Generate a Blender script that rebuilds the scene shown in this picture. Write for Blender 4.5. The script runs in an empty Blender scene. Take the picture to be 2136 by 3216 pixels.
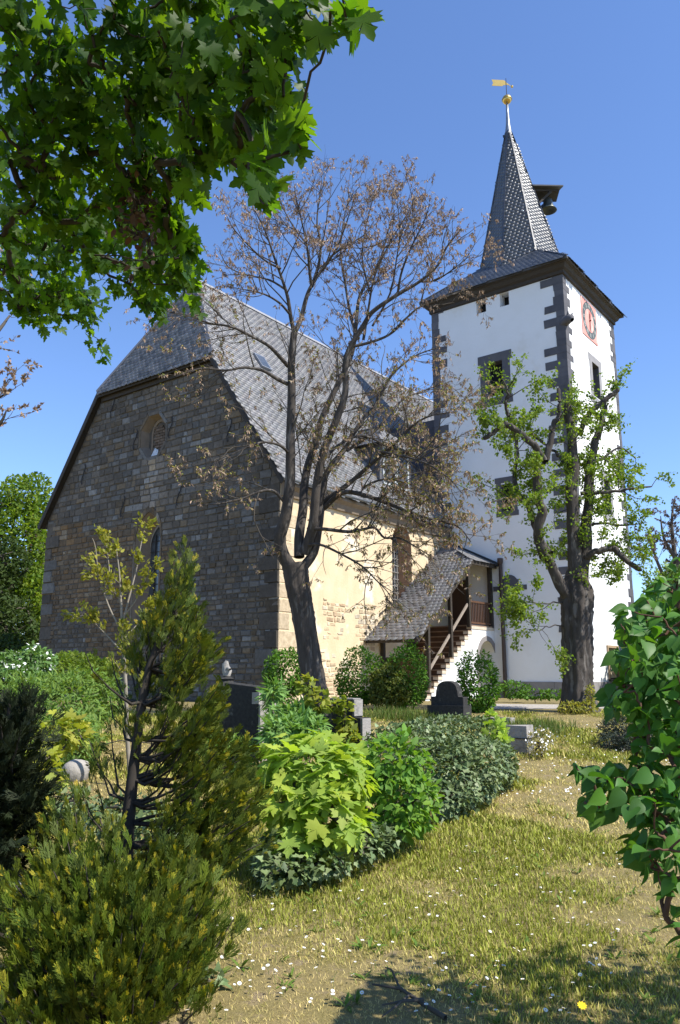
import bpy, math
import numpy as np
from mathutils import Matrix, Vector

# ------------------------------------------------------------------ camera, sky, sun, exposure
scene = bpy.context.scene
FPX, CX, CY, PITCH = 2500.0, 1068.0, 1608.0, math.radians(11.6)
EYE = np.array([0.0, 0.0, 1.6])
cam_data = bpy.data.cameras.new('camera')
cam_data.sensor_fit = 'VERTICAL'
cam_data.sensor_height = 24.0
cam_data.lens = 24.0 * FPX / 3216.0
cam_data.clip_start = 0.05
cam_data.clip_end = 2000.0
camera = bpy.data.objects.new('camera', cam_data)
scene.collection.objects.link(camera)
camera.location = EYE
camera.rotation_euler = (math.pi / 2 + PITCH, 0, 0)
scene.camera = camera

SUN_EL = math.radians(52.0)
SUN_H = np.array([0.89, -0.454])                 # horizontal direction towards the sun
SUN_H = SUN_H / np.linalg.norm(SUN_H)
world = bpy.data.worlds.new('World')
scene.world = world
world.use_nodes = True
wn = world.node_tree.nodes
sky = wn.new('ShaderNodeTexSky')
sky.sky_type = 'NISHITA'
sky.sun_disc = False
sky.sun_elevation = SUN_EL
sky.sun_rotation = math.atan2(SUN_H[0], SUN_H[1])
sky.air_density = 1.0
sky.dust_density = 0.05
sky.ozone_density = 3.5
wn['Background'].inputs['Strength'].default_value = 0.12
tint = wn.new('ShaderNodeMix'); tint.data_type = 'RGBA'; tint.blend_type = 'MULTIPLY'; tint.inputs['Factor'].default_value = 1.0
tint.inputs['B'].default_value = (0.90, 1.0, 1.20, 1)      # the camera's blue rendering of the sky
world.node_tree.links.new(sky.outputs['Color'], tint.inputs['A'])
world.node_tree.links.new(tint.outputs['Result'], wn['Background'].inputs['Color'])
sun_data = bpy.data.lights.new('sun', 'SUN')
sun_data.energy = 4.6
sun_data.angle = math.radians(0.53)
sun_data.color = (1.0, 0.955, 0.87)
sun = bpy.data.objects.new('sun', sun_data)
scene.collection.objects.link(sun)
sdir = Vector((SUN_H[0] * math.cos(SUN_EL), SUN_H[1] * math.cos(SUN_EL), math.sin(SUN_EL)))
sun.rotation_euler = sdir.to_track_quat('Z', 'Y').to_euler()
sun.location = (20, -10, 30)
scene.view_settings.view_transform = 'Standard'
scene.view_settings.look = 'None'
scene.view_settings.exposure = 0.75
scene.view_settings.gamma = 1.0

# ------------------------------------------------------------------ pixels to places
cp_, sp_ = math.cos(PITCH), math.sin(PITCH)
FW = np.array([0, cp_, sp_]); UPV = np.array([0, -sp_, cp_]); RT = np.array([1.0, 0, 0])
def ray(px, py): return FW + RT * (px - CX) / FPX + UPV * (CY - py) / FPX
def at(px, py, Y):
    d = ray(px, py); return EYE + d * (Y / d[1])
def sstep(a, b, x):
    t = np.clip((np.asarray(x, float) - a) / (b - a), 0, 1); return t * t * (3 - 2 * t)
def ground(x, y):
    x = np.asarray(x, float); y = np.asarray(y, float)
    return 0.72 * sstep(4, 25, y) + 0.02 * np.sin(x * 0.9 + 1) * np.sin(y * 0.7) * sstep(0, 4, y)
def on_ground(px, py):
    d = ray(px, py); lo, hi = 0.5, 80.0
    for _ in range(50):
        m = (lo + hi) / 2; P = EYE + d * m
        if P[2] > ground(P[0], P[1]): lo = m
        else: hi = m
    P = EYE + d * lo; P[2] = float(ground(P[0], P[1])); return P
def m_per_px(Y): return Y / 2552.0

# value noise for colour patches and lumps
_rs = np.random.RandomState(7)
_TAB = _rs.rand(64, 64, 64)
def vnoise(P, s=1.0):
    P = np.asarray(P, float) * s + 1000.0
    i = np.floor(P).astype(int); f = P - i; f = f * f * (3 - 2 * f)
    r = 0
    for dx in (0, 1):
        for dy in (0, 1):
            for dz in (0, 1):
                w = (f[..., 0] if dx else 1 - f[..., 0]) * (f[..., 1] if dy else 1 - f[..., 1]) * (f[..., 2] if dz else 1 - f[..., 2])
                r = r + w * _TAB[(i[..., 0] + dx) % 64, (i[..., 1] + dy) % 64, (i[..., 2] + dz) % 64]
    return r

# ------------------------------------------------------------------ materials
MATS = {}
def mat(name, c1, c2=None, scale=4.0, rough=0.85, bump=0.0, bscale=30.0, spec=0.3, col=False, trans=0.0, metal=0.0, c3=None, s3=1.0, t3=0.55, stretch=None, tc=None):
    if name in MATS: return MATS[name]
    m = bpy.data.materials.new(name); m.use_nodes = True
    nt = m.node_tree; N = nt.nodes; L = nt.links
    b = N['Principled BSDF']; out = N['Material Output']
    b.inputs['Roughness'].default_value = rough
    b.inputs['Specular IOR Level'].default_value = spec
    b.inputs['Metallic'].default_value = metal
    geo = N.new('ShaderNodeTexCoord'); vec = geo.outputs['Object']
    if stretch:
        mp = N.new('ShaderNodeMapping'); mp.inputs['Scale'].default_value = stretch
        L.new(vec, mp.inputs['Vector']); vec = mp.outputs['Vector']
    cur = None
    def rgb(c):
        n = N.new('ShaderNodeRGB'); n.outputs[0].default_value = (*c, 1); return n.outputs[0]
    def noise(sc, det=5.0, ro=0.6):
        n = N.new('ShaderNodeTexNoise'); n.inputs['Scale'].default_value = sc; n.inputs['Detail'].default_value = det
        n.inputs['Roughness'].default_value = ro; L.new(vec, n.inputs['Vector']); return n.outputs['Fac']
    def ramp(fac, a, bb):
        n = N.new('ShaderNodeMapRange'); n.inputs['From Min'].default_value = a; n.inputs['From Max'].default_value = bb
        n.clamp = True; L.new(fac, n.inputs['Value']); return n.outputs['Result']
    def mix(fac, a, bb, mode='MIX'):
        n = N.new('ShaderNodeMix'); n.data_type = 'RGBA'; n.blend_type = mode
        if isinstance(fac, float): n.inputs['Factor'].default_value = fac
        else: L.new(fac, n.inputs['Factor'])
        L.new(a, n.inputs['A']); L.new(bb, n.inputs['B']); return n.outputs['Result']
    cur = rgb(c1)
    if c2: cur = mix(ramp(noise(scale), 0.3, 0.7), cur, rgb(c2))
    if c3: cur = mix(ramp(noise(s3, 4.0), t3, t3 + 0.1), cur, rgb(c3))
    if col:
        a = N.new('ShaderNodeAttribute'); a.attribute_name = 'Col'
        cur = mix(1.0, cur, a.outputs['Color'], 'MULTIPLY')
    L.new(cur, b.inputs['Base Color'])
    if bump:
        bp = N.new('ShaderNodeBump'); bp.inputs['Strength'].default_value = bump; bp.inputs['Distance'].default_value = 0.02
        L.new(noise(bscale, 6.0, 0.65), bp.inputs['Height']); L.new(bp.outputs['Normal'], b.inputs['Normal'])
    if trans:
        t = N.new('ShaderNodeBsdfTranslucent'); ms = N.new('ShaderNodeMixShader'); ms.inputs[0].default_value = trans
        tcn = mix(1.0, cur, rgb(tc or (1.5, 1.5, 0.6)), 'MULTIPLY')
        L.new(tcn, t.inputs['Color']); L.new(b.outputs[0], ms.inputs[1]); L.new(t.outputs[0], ms.inputs[2]); L.new(ms.outputs[0], out.inputs['Surface'])
    MATS[name] = m
    return m

# ------------------------------------------------------------------ mesh helpers
COLL = scene.collection
def mk(name, V, faces, material, parent=None, col=None, smooth=False, kind=None):
    V = np.asarray(V, np.float32).reshape(-1, 3)
    me = bpy.data.meshes.new(name)
    if isinstance(faces, np.ndarray):
        k = faces.shape[1]; nf = len(faces)
        me.vertices.add(len(V)); me.vertices.foreach_set('co', V.ravel())
        me.loops.add(nf * k); me.loops.foreach_set('vertex_index', faces.ravel().astype(np.int32))
        me.polygons.add(nf); me.polygons.foreach_set('loop_start', np.arange(0, nf * k, k, dtype=np.int32))
        me.polygons.foreach_set('loop_total', np.full(nf, k, np.int32))
        me.update(calc_edges=True)
    else:
        me.from_pydata(V.tolist(), [], faces); me.update()
    if col is not None:
        c = np.ones((len(V), 4), np.float32); c[:, :3] = np.asarray(col, np.float32)
        at_ = me.attributes.new('Col', 'FLOAT_COLOR', 'POINT'); at_.data.foreach_set('color', c.ravel())
    if smooth: me.polygons.foreach_set('use_smooth', np.ones(len(me.polygons), bool))
    me.materials.append(material)
    o = bpy.data.objects.new(name, me); COLL.objects.link(o)
    if parent is not None: o.parent = parent
    if kind: o['kind'] = kind
    return o
def tag(o, label, cat=None, group=None, kind=None):
    if label: o['label'] = label
    if cat: o['category'] = cat
    if group: o['group'] = group
    if kind: o['kind'] = kind
    return o
def thing(name, label, cat, loc=(0, 0, 0), rz=0.0, group=None):
    o = bpy.data.objects.new(name, None); COLL.objects.link(o); o.empty_display_size = 0.2
    o.location = loc; o.rotation_euler = (0, 0, rz)
    return tag(o, label, cat, group)

class MB:
    """collects shapes into one mesh"""
    def __init__(s): s.v = []; s.f = []; s.c = []
    def add(s, V, F, col=(1, 1, 1)):
        n = len(s.v); V = [tuple(map(float, p)) for p in V]
        s.v += V; s.f += [tuple(i + n for i in f) for f in F]; s.c += [tuple(col)] * len(V); return s
    def box(s, x0, x1, y0, y1, z0, z1, col=(1, 1, 1)):
        return s.add([(x0, y0, z0), (x1, y0, z0), (x1, y1, z0), (x0, y1, z0), (x0, y0, z1), (x1, y0, z1), (x1, y1, z1), (x0, y1, z1)],
                     [(0, 3, 2, 1), (4, 5, 6, 7), (0, 1, 5, 4), (1, 2, 6, 5), (2, 3, 7, 6), (3, 0, 4, 7)], col)
    def beam(s, p, q, w, h, up=(0, 0, 1), col=(1, 1, 1)):
        p = np.array(p, float); q = np.array(q, float); d = q - p; d /= np.linalg.norm(d)
        x = np.cross(d, up); x /= np.linalg.norm(x); y = np.cross(x, d)
        P = []
        for e in (p, q):
            for a, b in ((-1, -1), (1, -1), (1, 1), (-1, 1)): P.append(e + x * a * w / 2 + y * b * h / 2)
        return s.add(P, [(0, 1, 2, 3), (7, 6, 5, 4), (0, 4, 5, 1), (1, 5, 6, 2), (2, 6, 7, 3), (3, 7, 4, 0)], col)
    def prism(s, poly, d, col=(1, 1, 1)):
        """poly: 3-D points of one face; d: extrusion vector"""
        n = len(poly); A = [np.array(p, float) for p in poly]; B = [p + np.array(d, float) for p in A]
        F = [tuple(range(n)), tuple(range(2 * n - 1, n - 1, -1))] + [(i, i + n, (i + 1) % n + n, (i + 1) % n) for i in range(n)]
        return s.add(A + B, F, col)
    def poly(s, P, col=(1, 1, 1)): return s.add(P, [tuple(range(len(P)))], col)
    def strip(s, A, B, col=(1, 1, 1), closed=False):
        n = len(A); m = n if closed else n - 1
        return s.add(list(A) + list(B), [(i, (i + 1) % n, (i + 1) % n + n, i + n) for i in range(m)], col)
    def lathe(s, prof, c=(0, 0, 0), seg=14, col=(1, 1, 1)):
        V = []; F = []
        for r, z in prof:
            for k in range(seg):
                a = 2 * math.pi * k / seg; V.append((c[0] + r * math.cos(a), c[1] + r * math.sin(a), c[2] + z))
        for j in range(len(prof) - 1):
            for k in range(seg):
                F.append((j * seg + k, j * seg + (k + 1) % seg, (j + 1) * seg + (k + 1) % seg, (j + 1) * seg + k))
        return s.add(V, F, col)
    def tube(s, P, R, seg=6, col=(1, 1, 1)):
        V, F = tubes(np.array([P], float), np.array([R], float), seg); return s.add(V, [tuple(f) for f in F], col)
    def build(s, name, material, parent=None, smooth=False, off=(0, 0, 0), kind=None):
        return mk(name, np.array(s.v) - np.array(off), s.f, material, parent, s.c, smooth, kind)

def norm(v): return v / np.maximum(np.linalg.norm(v, axis=-1, keepdims=True), 1e-9)
def tubes(P, R, seg=5):
    """P (N,k,3) centre lines, R (N,k) radii -> verts, quads"""
    N, k, _ = P.shape
    T = np.empty_like(P); T[:, 1:-1] = P[:, 2:] - P[:, :-2]; T[:, 0] = P[:, 1] - P[:, 0]; T[:, -1] = P[:, -1] - P[:, -2]
    T = norm(T)
    ref = np.where(np.abs(T[:, :1, 2:3]) > 0.8, np.array([1.0, 0, 0]), np.array([0, 0, 1.0]))
    X = norm(np.cross(T, np.broadcast_to(ref, T.shape))); Y = np.cross(T, X)
    a = np.arange(seg) * 2 * math.pi / seg
    V = P[:, :, None] + R[:, :, None, None] * (X[:, :, None] * np.cos(a)[None, None, :, None] + Y[:, :, None] * np.sin(a)[None, None, :, None])
    idx = np.arange(N * k * seg).reshape(N, k, seg)
    A = idx[:, :-1]; B = idx[:, 1:]
    F = np.stack([A, np.roll(A, -1, 2), np.roll(B, -1, 2), B], -1).reshape(-1, 4)
    return V.reshape(-1, 3), F
def merge(parts):
    """[(V,F,col)] with equal face size"""
    vs, fs, cs, n = [], [], [], 0
    for V, F, c in parts:
        vs.append(V); fs.append(F + n); cs.append(np.broadcast_to(np.asarray(c, float), (len(V), 3))); n += len(V)
    return np.concatenate(vs), np.concatenate(fs), np.concatenate(cs)
def inst(tv, tf, O, X, Z, S, col=None, asp=None):
    """copies of a template (tv verts, tf faces) at O with long axis X, normal Z, size S"""
    tv = np.asarray(tv, float); tf = np.asarray(tf, int)
    X = norm(X); Y = norm(np.cross(Z, X)); Zn = np.cross(X, Y)
    S = np.broadcast_to(np.asarray(S, float), (len(O),))
    V = O[:, None] + S[:, None, None] * (tv[None, :, 0:1] * X[:, None] + tv[None, :, 1:2] * Y[:, None] + tv[None, :, 2:3] * Zn[:, None])
    F = (tf[None] + (np.arange(len(O)) * len(tv))[:, None, None]).reshape(-1, tf.shape[1])
    C = None if col is None else np.repeat(col, len(tv), 0)
    return V.reshape(-1, 3), F, C
def rdir(rng, n):
    return norm(rng.normal(size=(n, 3)))

# ------------------------------------------------------------------ church frame: a = out of the side wall, t = along the nave, z = up
ANG = math.radians(37.4)
UU = np.array([math.sin(ANG), math.cos(ANG), 0]); NN = np.array([math.cos(ANG), -math.sin(ANG), 0])
C0 = at(877, 1900, 26.0); C0[2] = 0.0
def onT(px, py, T):
    d = ray(px, py); k = ((C0 + UU * T - EYE) @ UU) / (d @ UU); P = EYE + d * k - C0; return np.array([P @ NN, P @ UU, P[2]])
def onA(px, py, a):
    d = ray(px, py); k = ((C0 + NN * a - EYE) @ NN) / (d @ NN); P = EYE + d * k - C0; return np.array([P @ NN, P @ UU, P[2]])
def cw(a, t, z): return C0 + NN * a + UU * t + np.array([0, 0, z])
GZ = 0.30     # foot of the walls, below the ground

rng = np.random.RandomState(11)
m_slate = mat('slate', (0.122, 0.122, 0.125), (0.172, 0.170, 0.170), 3.0, rough=0.5, spec=0.35, bump=0.25, bscale=40, col=True)
m_mortar = mat('mortar', (0.13, 0.115, 0.095), (0.08, 0.072, 0.062), 5.0, bump=0.5, bscale=25, c3=(0.17, 0.15, 0.125), s3=1.3)
m_stone = mat('stone', (1, 1, 1), (0.62, 0.6, 0.57), 7.0, bump=0.6, bscale=22, col=True, c3=(0.45, 0.43, 0.4), s3=16, t3=0.62)
m_wood = mat('dark_wood', (0.035, 0.028, 0.022), (0.06, 0.048, 0.036), 9.0, rough=0.7, bump=0.3, bscale=50, stretch=(1, 1, 6))
m_brownwood = mat('brown_wood', (0.13, 0.065, 0.035), (0.085, 0.045, 0.027), 9.0, rough=0.6, bump=0.3, bscale=50)
m_plaster = mat('cream_plaster', (0.70, 0.56, 0.37), (0.62, 0.47, 0.29), 1.6, bump=0.5, bscale=14, c3=(0.78, 0.68, 0.52), s3=0.9, t3=0.55)
m_white = mat('white_plaster', (0.80, 0.80, 0.80), (0.76, 0.755, 0.74), 1.1, bump=0.35, bscale=9, c3=(0.72, 0.70, 0.66), s3=0.5, t3=0.6)
m_quoin = mat('dark_quoin_paint', (0.085, 0.085, 0.095), (0.12, 0.115, 0.12), 3.0, bump=0.4, bscale=18, col=True)
m_greyplinth = mat('grey_plinth', (0.20, 0.19, 0.185), (0.27, 0.25, 0.24), 3.0, bump=0.5, bscale=12)
m_iron = mat('iron', (0.025, 0.025, 0.027), (0.05, 0.04, 0.035), 12, rough=0.6)
m_dark = mat('dark_interior', (0.012, 0.012, 0.014), rough=0.9)
m_glass = mat('old_glass', (0.035, 0.045, 0.055), (0.09, 0.1, 0.11), 3.0, rough=0.12, spec=0.8)
m_lead = mat('lead', (0.30, 0.32, 0.35), (0.22, 0.24, 0.27), 6.0, rough=0.4, metal=0.6)
m_gold = mat('gilding', (0.75, 0.50, 0.14), (0.62, 0.42, 0.12), 8.0, rough=0.3, metal=0.9)
m_pipe = mat('brown_pipe', (0.075, 0.05, 0.04), (0.055, 0.038, 0.03), 8, rough=0.45)

SLATE = np.array([(0, -0.5, 0.004), (0, 0.5, 0.004), (0.55, 0.5, 0.026), (0.9, 0.36, 0.042), (1.0, 0.05, 0.048), (0.97, -0.25, 0.046), (0.8, -0.5, 0.038),
                  (0.9, 0.36, 0.0), (1.0, 0.05, 0.0), (0.97, -0.25, 0.0), (0.8, -0.5, 0.0), (0.55, 0.5, 0.0)])
SLATE_F = [(0, 6, 1), (1, 6, 2), (2, 6, 5), (2, 5, 3), (3, 5, 4), (2, 3, 7), (2, 7, 11), (3, 4, 8), (3, 8, 7), (4, 5, 9), (4, 9, 8), (5, 6, 10), (5, 10, 9)]
def inside(poly, x, y):
    r = np.zeros(len(x), bool); n = len(poly)
    for i in range(n):
        x0, y0 = poly[i]; x1, y1 = poly[(i + 1) % n]
        c = ((y0 > y) != (y1 > y)) & (x < (x1 - x0) * (y - y0) / (y1 - y0 + 1e-12) + x0); r ^= c
    return r
def slate_field(corners, w, h, tilt=0.0, seed=1, tone=(0.75, 1.3), lift=0.012, hole=None):
    """slates covering a planar 3-D polygon; the last edge direction: first edge is the eave. returns O,X,Z,S,col"""
    r = np.random.RandomState(seed)
    C = np.array(corners, float); ex = norm(C[1] - C[0]); nz = norm(np.cross(C[1] - C[0], C[2] - C[0])); ey = np.cross(nz, ex)
    P2 = np.stack([(C - C[0]) @ ex, (C - C[0]) @ ey], 1)
    ct, st = math.cos(tilt), math.sin(tilt)
    R = max(np.ptp(P2[:, 0]), np.ptp(P2[:, 1])) * 1.5; mid = P2.mean(0)
    ii, jj = np.meshgrid(np.arange(-int(R / w), int(R / w) + 1), np.arange(-int(R / h), int(R / h) + 1))
    ii = ii.ravel(); jj = jj.ravel()
    gx = (ii + 0.5 * (jj % 2)) * w + r.uniform(-.08, .08, len(ii)) * w; gy = jj * h + r.uniform(-.03, .03, len(ii)) * h
    x = mid[0] + gx * ct - gy * st; y = mid[1] + gx * st + gy * ct
    lx = x + h * .9 * st; ly = y - h * .9 * ct
    k = inside(P2, x, y) | inside(P2, lx, ly)
    if hole is not None: k &= ~inside(hole, x, y)
    # keep slate foot inside
    k &= inside(P2 * 1.0 + (P2 - mid) * 0.0, lx, ly) | (ly < P2[:, 1].min() + h)
    x, y = x[k], y[k]; n = len(x)
    O = C[0] + x[:, None] * ex + y[:, None] * ey + nz * lift
    X = np.tile(-(ey * ct - ex * st), (n, 1)); Z = np.tile(nz, (n, 1)) + r.normal(0, .012, (n, 3))
    S = np.full(n, h * 1.28)
    g = r.uniform(*tone, n); g *= 0.85 + 0.3 * vnoise(O, 0.8)
    col = np.stack([g * r.uniform(.97, 1.04, n), g, g * r.uniform(.97, 1.05, n)], 1)
    return O, X, Z, S, col
def put_slates(fields, w_over_h, roof_part, n_parts, off, eye_local, m_slate=None):
    m_slate = m_slate or MATS['slate']
    O, X, Z, S, col = [np.concatenate(q) for q in zip(*fields)]
    T = SLATE.copy(); T[:, 1] *= w_over_h / 1.28 * 1.02
    d = np.linalg.norm(O - eye_local, axis=1); order = np.argsort(d)
    near, far = order[:n_parts], order[n_parts:]
    tf = np.array(SLATE_F)
    V, F, C = inst(T, tf, O[far] - off, X[far], Z[far], S[far], col[far])
    mk('slate_courses', V, F, m_slate, roof_part, C, kind='stuff')
    for i in near:
        V, F, C = inst(T, tf, O[i:i+1] - off, X[i:i+1], Z[i:i+1], S[i:i+1], col[i:i+1])
        mk('slate', V, F, m_slate, roof_part, C)
eye_l = np.array([(EYE - C0) @ NN, (EYE - C0) @ UU, EYE[2]])

# ------------------------------------------------------------------ the nave
WN = 13.6; RC = -WN / 2; NLEN = 25.0
EV_A, EV_Z, SLOPE = 0.32, 8.05, 1.447          # eave edge of the roof and its steepness
RIDGE_Z = EV_Z + (EV_A - RC) * SLOPE
HIP_Z, HIP_T = 13.35, 1.9
hip_a = EV_A - (HIP_Z - EV_Z) / SLOPE           # where the half hip starts on the right verge
FT = -0.28                                       # front edge of the roof
nave = thing('church_nave', 'large stone church nave with steep slate half-hipped roof and weathered gable', 'church', C0, -ANG)

def gable_a(z):      # right limit of the gable wall at height z (mirror for left)
    return 0.0 if z < EV_Z - 0.35 else min(0.0, EV_A - (z - EV_Z + 0.28) / SLOPE)
def pointed(c, hw, z_sill, z_spring, z_apex, n=8):
    """outline of a pointed arch opening in (s,z), counter-clockwise from lower left"""
    h = z_apex - z_spring; r = (h * h + hw * hw) / (2 * hw); P = [(c - hw, z_sill), (c + hw, z_sill)]
    a_end = math.asin(min(1, h / r))
    for k in range(n + 1):
        a = a_end * k / n; P.append((c + hw - r + r * math.cos(a), z_spring + r * math.sin(a)))
    for k in range(n - 1, -1, -1):
        a = a_end * k / n; P.append((c - hw + r - r * math.cos(a), z_spring + r * math.sin(a)))
    return P
def poly_span(P, z):
    xs = []
    for i in range(len(P)):
        (x0, z0), (x1, z1) = P[i], P[(i + 1) % len(P)]
        if (z0 > z) != (z1 > z): xs.append(x0 + (z - z0) / (z1 - z0) * (x1 - x0))
    return (min(xs), max(xs)) if len(xs) >= 2 else None
def cut(iv, span):
    out = []
    for a, b in iv:
        if span is None or span[1] <= a or span[0] >= b: out.append((a, b)); continue
        if span[0] > a: out.append((a, span[0]))
        if span[1] < b: out.append((span[1], b))
    return out
def wall_skin(z0, z1, dz, lim, holes, P, mb, col=(1, 1, 1)):
    z = z0
    while z < z1 - 1e-6:
        zz = min(z + dz, z1); zm = (z + zz) / 2; iv = [lim(zm)]
        for h in holes: iv = cut(iv, poly_span(h, zm))
        for a, b in iv:
            if b - a > 0.01: mb.poly([P(a, z, 0), P(b, z, 0), P(b, zz, 0), P(a, zz, 0)], col)
        z = zz
def offset_outline(P, k, c):
    return [(c[0] + (x - c[0]) * k, c[1] + (z - c[1]) * k) for x, z in P]
PG = lambda s, z, d: (s, -d, z)                 # gable face
PS = lambda s, z, d: (d, s, z)                  # side wall face

win_g = pointed(-6.78, 0.74, 3.6, 6.7, 7.78)
ocu_c = (-6.78, 10.85)
ocu = [(ocu_c[0] + 0.8 * math.cos(math.radians(22.5 + 45 * k)), ocu_c[1] + 0.92 * math.sin(math.radians(22.5 + 45 * k))) for k in range(8)]
win_s = pointed(7.38, 0.72, 3.2, 6.7, 7.72)
gw = MB()
wall_skin(GZ, HIP_Z + 0.1, 0.06, lambda z: (-WN - gable_a(z), gable_a(z)), [win_g, ocu], PG, gw)
gable = gw.build('gable_wall', m_mortar, nave)
sw = MB()
wall_skin(GZ, EV_Z + 0.2, 0.06, lambda z: (0.0, NLEN), [win_s], PS, sw)
sw.poly([(-WN, 0, GZ), (-WN, NLEN, GZ), (-WN, NLEN, EV_Z + .2), (-WN, 0, EV_Z + .2)])
sw.poly([(-WN, NLEN, GZ), (0, NLEN, GZ), (0, NLEN, EV_Z), (RC, NLEN, RIDGE_Z - .3), (-WN, NLEN, EV_Z)])
side = sw.build('side_wall', m_plaster, nave)

# reveals, glazing of the openings
def opening(name, outline, inner, depth, P, m_rev, parent, m_back, bars=None, trace=None):
    o = MB().strip([P(x, z, 0) for x, z in outline], [P(x, z, -depth) for x, z in inner], closed=True).build(name, m_rev, parent)
    MB().poly([P(x, z, -depth) for x, z in inner]).build('pane', m_back, o)
    return o
inner_g = pointed(-6.78, 0.46, 3.9, 6.55, 7.40)
m_reveal = mat('reveal_stone', (0.20, 0.155, 0.115), (0.27, 0.21, 0.15), 3.0, bump=0.5, bscale=15)
m_mullion = mat('stone_tracery', (0.30, 0.28, 0.25), (0.24, 0.22, 0.2), 5)
wg = opening('gable_window', win_g, inner_g, 0.55, PG, m_reveal, nave, m_glass)
b = MB()
for s in (-0.16, 0.16): b.beam(PG(-6.78 + s, 3.9, -.52), PG(-6.78 + s, 7.0, -.52), .025, .025, (1, 0, 0))
for z in np.arange(4.2, 7.1, .42): b.beam(PG(-7.24 + max(0, z - 6.6) * .3, z, -.52), PG(-6.32 - max(0, z - 6.6) * .3, z, -.52), .02, .02)
b.build('glazing_bars', m_iron, wg)
b = MB(); fr = [PG(x, z, -.5) for x, z in inner_g[1:]]; fr2 = [PG(x, z, -.5) for x, z in offset_outline(inner_g, .93, (-6.78, 5.6))[1:]]
b.strip(fr, fr2); b.build('window_frame', m_mullion, wg)
inner_s = pointed(7.38, 0.62, 3.3, 6.65, 7.6)
m_reveal2 = mat('warm_reveal', (0.40, 0.22, 0.12), (0.48, 0.30, 0.18), 2.0, bump=0.4, bscale=10)
ws = opening('side_window', win_s, inner_s, 0.60, PS, m_reveal2, nave, m_glass)
b = MB()
for s in np.arange(6.86, 7.95, .2): b.beam(PS(s, 3.3, -.57), PS(s, 7.2, -.57), .035, .03, (1, 0, 0))
for z in np.arange(3.5, 7.5, .28): b.beam(PS(6.78 + max(0, z - 6.7) * .4, z, -.57), PS(7.98 - max(0, z - 6.7) * .4, z, -.57), .03, .03)
b.build('glazing_bars', m_mullion, ws)
# oculus: recessed, walled up, pointed niche inside
oc = opening('oculus', ocu, offset_outline(ocu, .86, ocu_c), 0.34, PG, m_reveal, nave, m_mortar)
b = MB(); pin = pointed(ocu_c[0] + .06, .42, 10.3, 11.0, 11.5)
outp = offset_outline(pin, 1.2, (ocu_c[0] + .06, 10.8))
b.strip([PG(x, z, -.30) for x, z in pin[1:] + pin[:1]], [PG(x, z, -.30) for x, z in outp[1:] + outp[:1]])
b.strip([PG(x, z, -.30) for x, z in pin[1:] + pin[:1]], [PG(x, z, -.34) for x, z in pin[1:] + pin[:1]])
b.build('niche_frame', m_reveal, oc)
for k in range(9):
    z = 10.32 + k * .115
    for j in range(3):
        w = .27; x = ocu_c[0] - .36 + .06 + (j - .0) * .27 + (.1 if k % 2 else 0)
        if abs(x + w / 2 - ocu_c[0] - .06) > .42 - max(0, z - 11) * .6 or z > 11.35: continue
        g = rng.uniform(.7, 1.2)
        MB().box(x, x + w - .02, .28, .36, z, z + .095, (.20 * g, .15 * g, .11 * g)).build('brick', m_stone, oc)
MB().add([PG(ocu_c[0] - .2, 10.05, -.1), PG(ocu_c[0] + .15, 10.02, -.12), PG(ocu_c[0] + .12, 10.3, -.2), PG(ocu_c[0] - .12, 10.42, -.22)], [(0, 1, 2, 3)], (.75, .78, .82)).build('pale_stone', m_stone, oc)

# voussoirs round the gable window and the oculus
def ring_stones(outline, k, c, P, parent, proud, colf, name='voussoir', skip=0):
    out = offset_outline(outline, k, c); n = len(outline)
    for i in range(skip, n):
        j = (i + 1) % n
        if i == 0 and skip: continue
        q = [outline[i], outline[j], out[j], out[i]]; cx = sum(p[0] for p in q) / 4; cz = sum(p[1] for p in q) / 4
        q = [(cx + (x - cx) * .97, cz + (z - cz) * .97) for x, z in q]
        MB().prism([P(x, z, -.02) for x, z in q], np.array(P(0, 0, proud + .02)) - np.array(P(0, 0, 0)), colf()).build(name, m_stone, parent)
def stone_col(r, bright=1.0, ochre=0.0, t=None):
    t = r.rand() if t is None else t
    if t < .55: c = np.array([.150, .130, .108])
    elif t < .75: c = np.array([.165, .158, .148])
    elif t < .92: c = np.array([.175, .138, .095])
    else: c = np.array([.23, .225, .215])
    return c * r.uniform(.72, 1.25) * bright
ring_stones(win_g, 1.12, (-6.78, 5.6), PG, wg, .03, lambda: tuple(stone_col(rng, 1.15) * np.array([1.1, .97, .8])), skip=1)
ring_stones(ocu, 1.16, ocu_c, PG, oc, .02, lambda: tuple(stone_col(rng, 1.0)))

# the stones of the gable: courses of real blocks, the largest showing as pieces of their own
stones = []
z = GZ + .25
win_big = offset_outline(win_g, 1.13, (-6.78, 5.6)); ocu_big = offset_outline(ocu, 1.17, ocu_c)
sr = np.random.RandomState(5)
while z < HIP_Z - .05:
    upper = z > 6.6
    h = sr.uniform(.19, .30) if upper else sr.uniform(.15, .24)
    zm = z + h / 2; g = gable_a(z + h)
    iv = [(-WN - g + .02, g - .02)]
    qd = sr.uniform(.45, .95)
    for hle in (win_big, ocu_big): iv = cut(iv, poly_span(hle, zm))
    for a0, a1 in iv:
        x = a0
        while x < a1 - .06:
            w = sr.uniform(.22, .62) if upper else sr.uniform(.16, .48)
            if a1 - x - w < .14: w = a1 - x
            w = min(w, a1 - x)
            edge = (x < -WN + .9) or (x + w > -.9)
            if z < 7.6 and edge and sr.rand() < .0: pass
            stones.append((x, x + w, z, z + h)); x += w
    z += h
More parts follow.
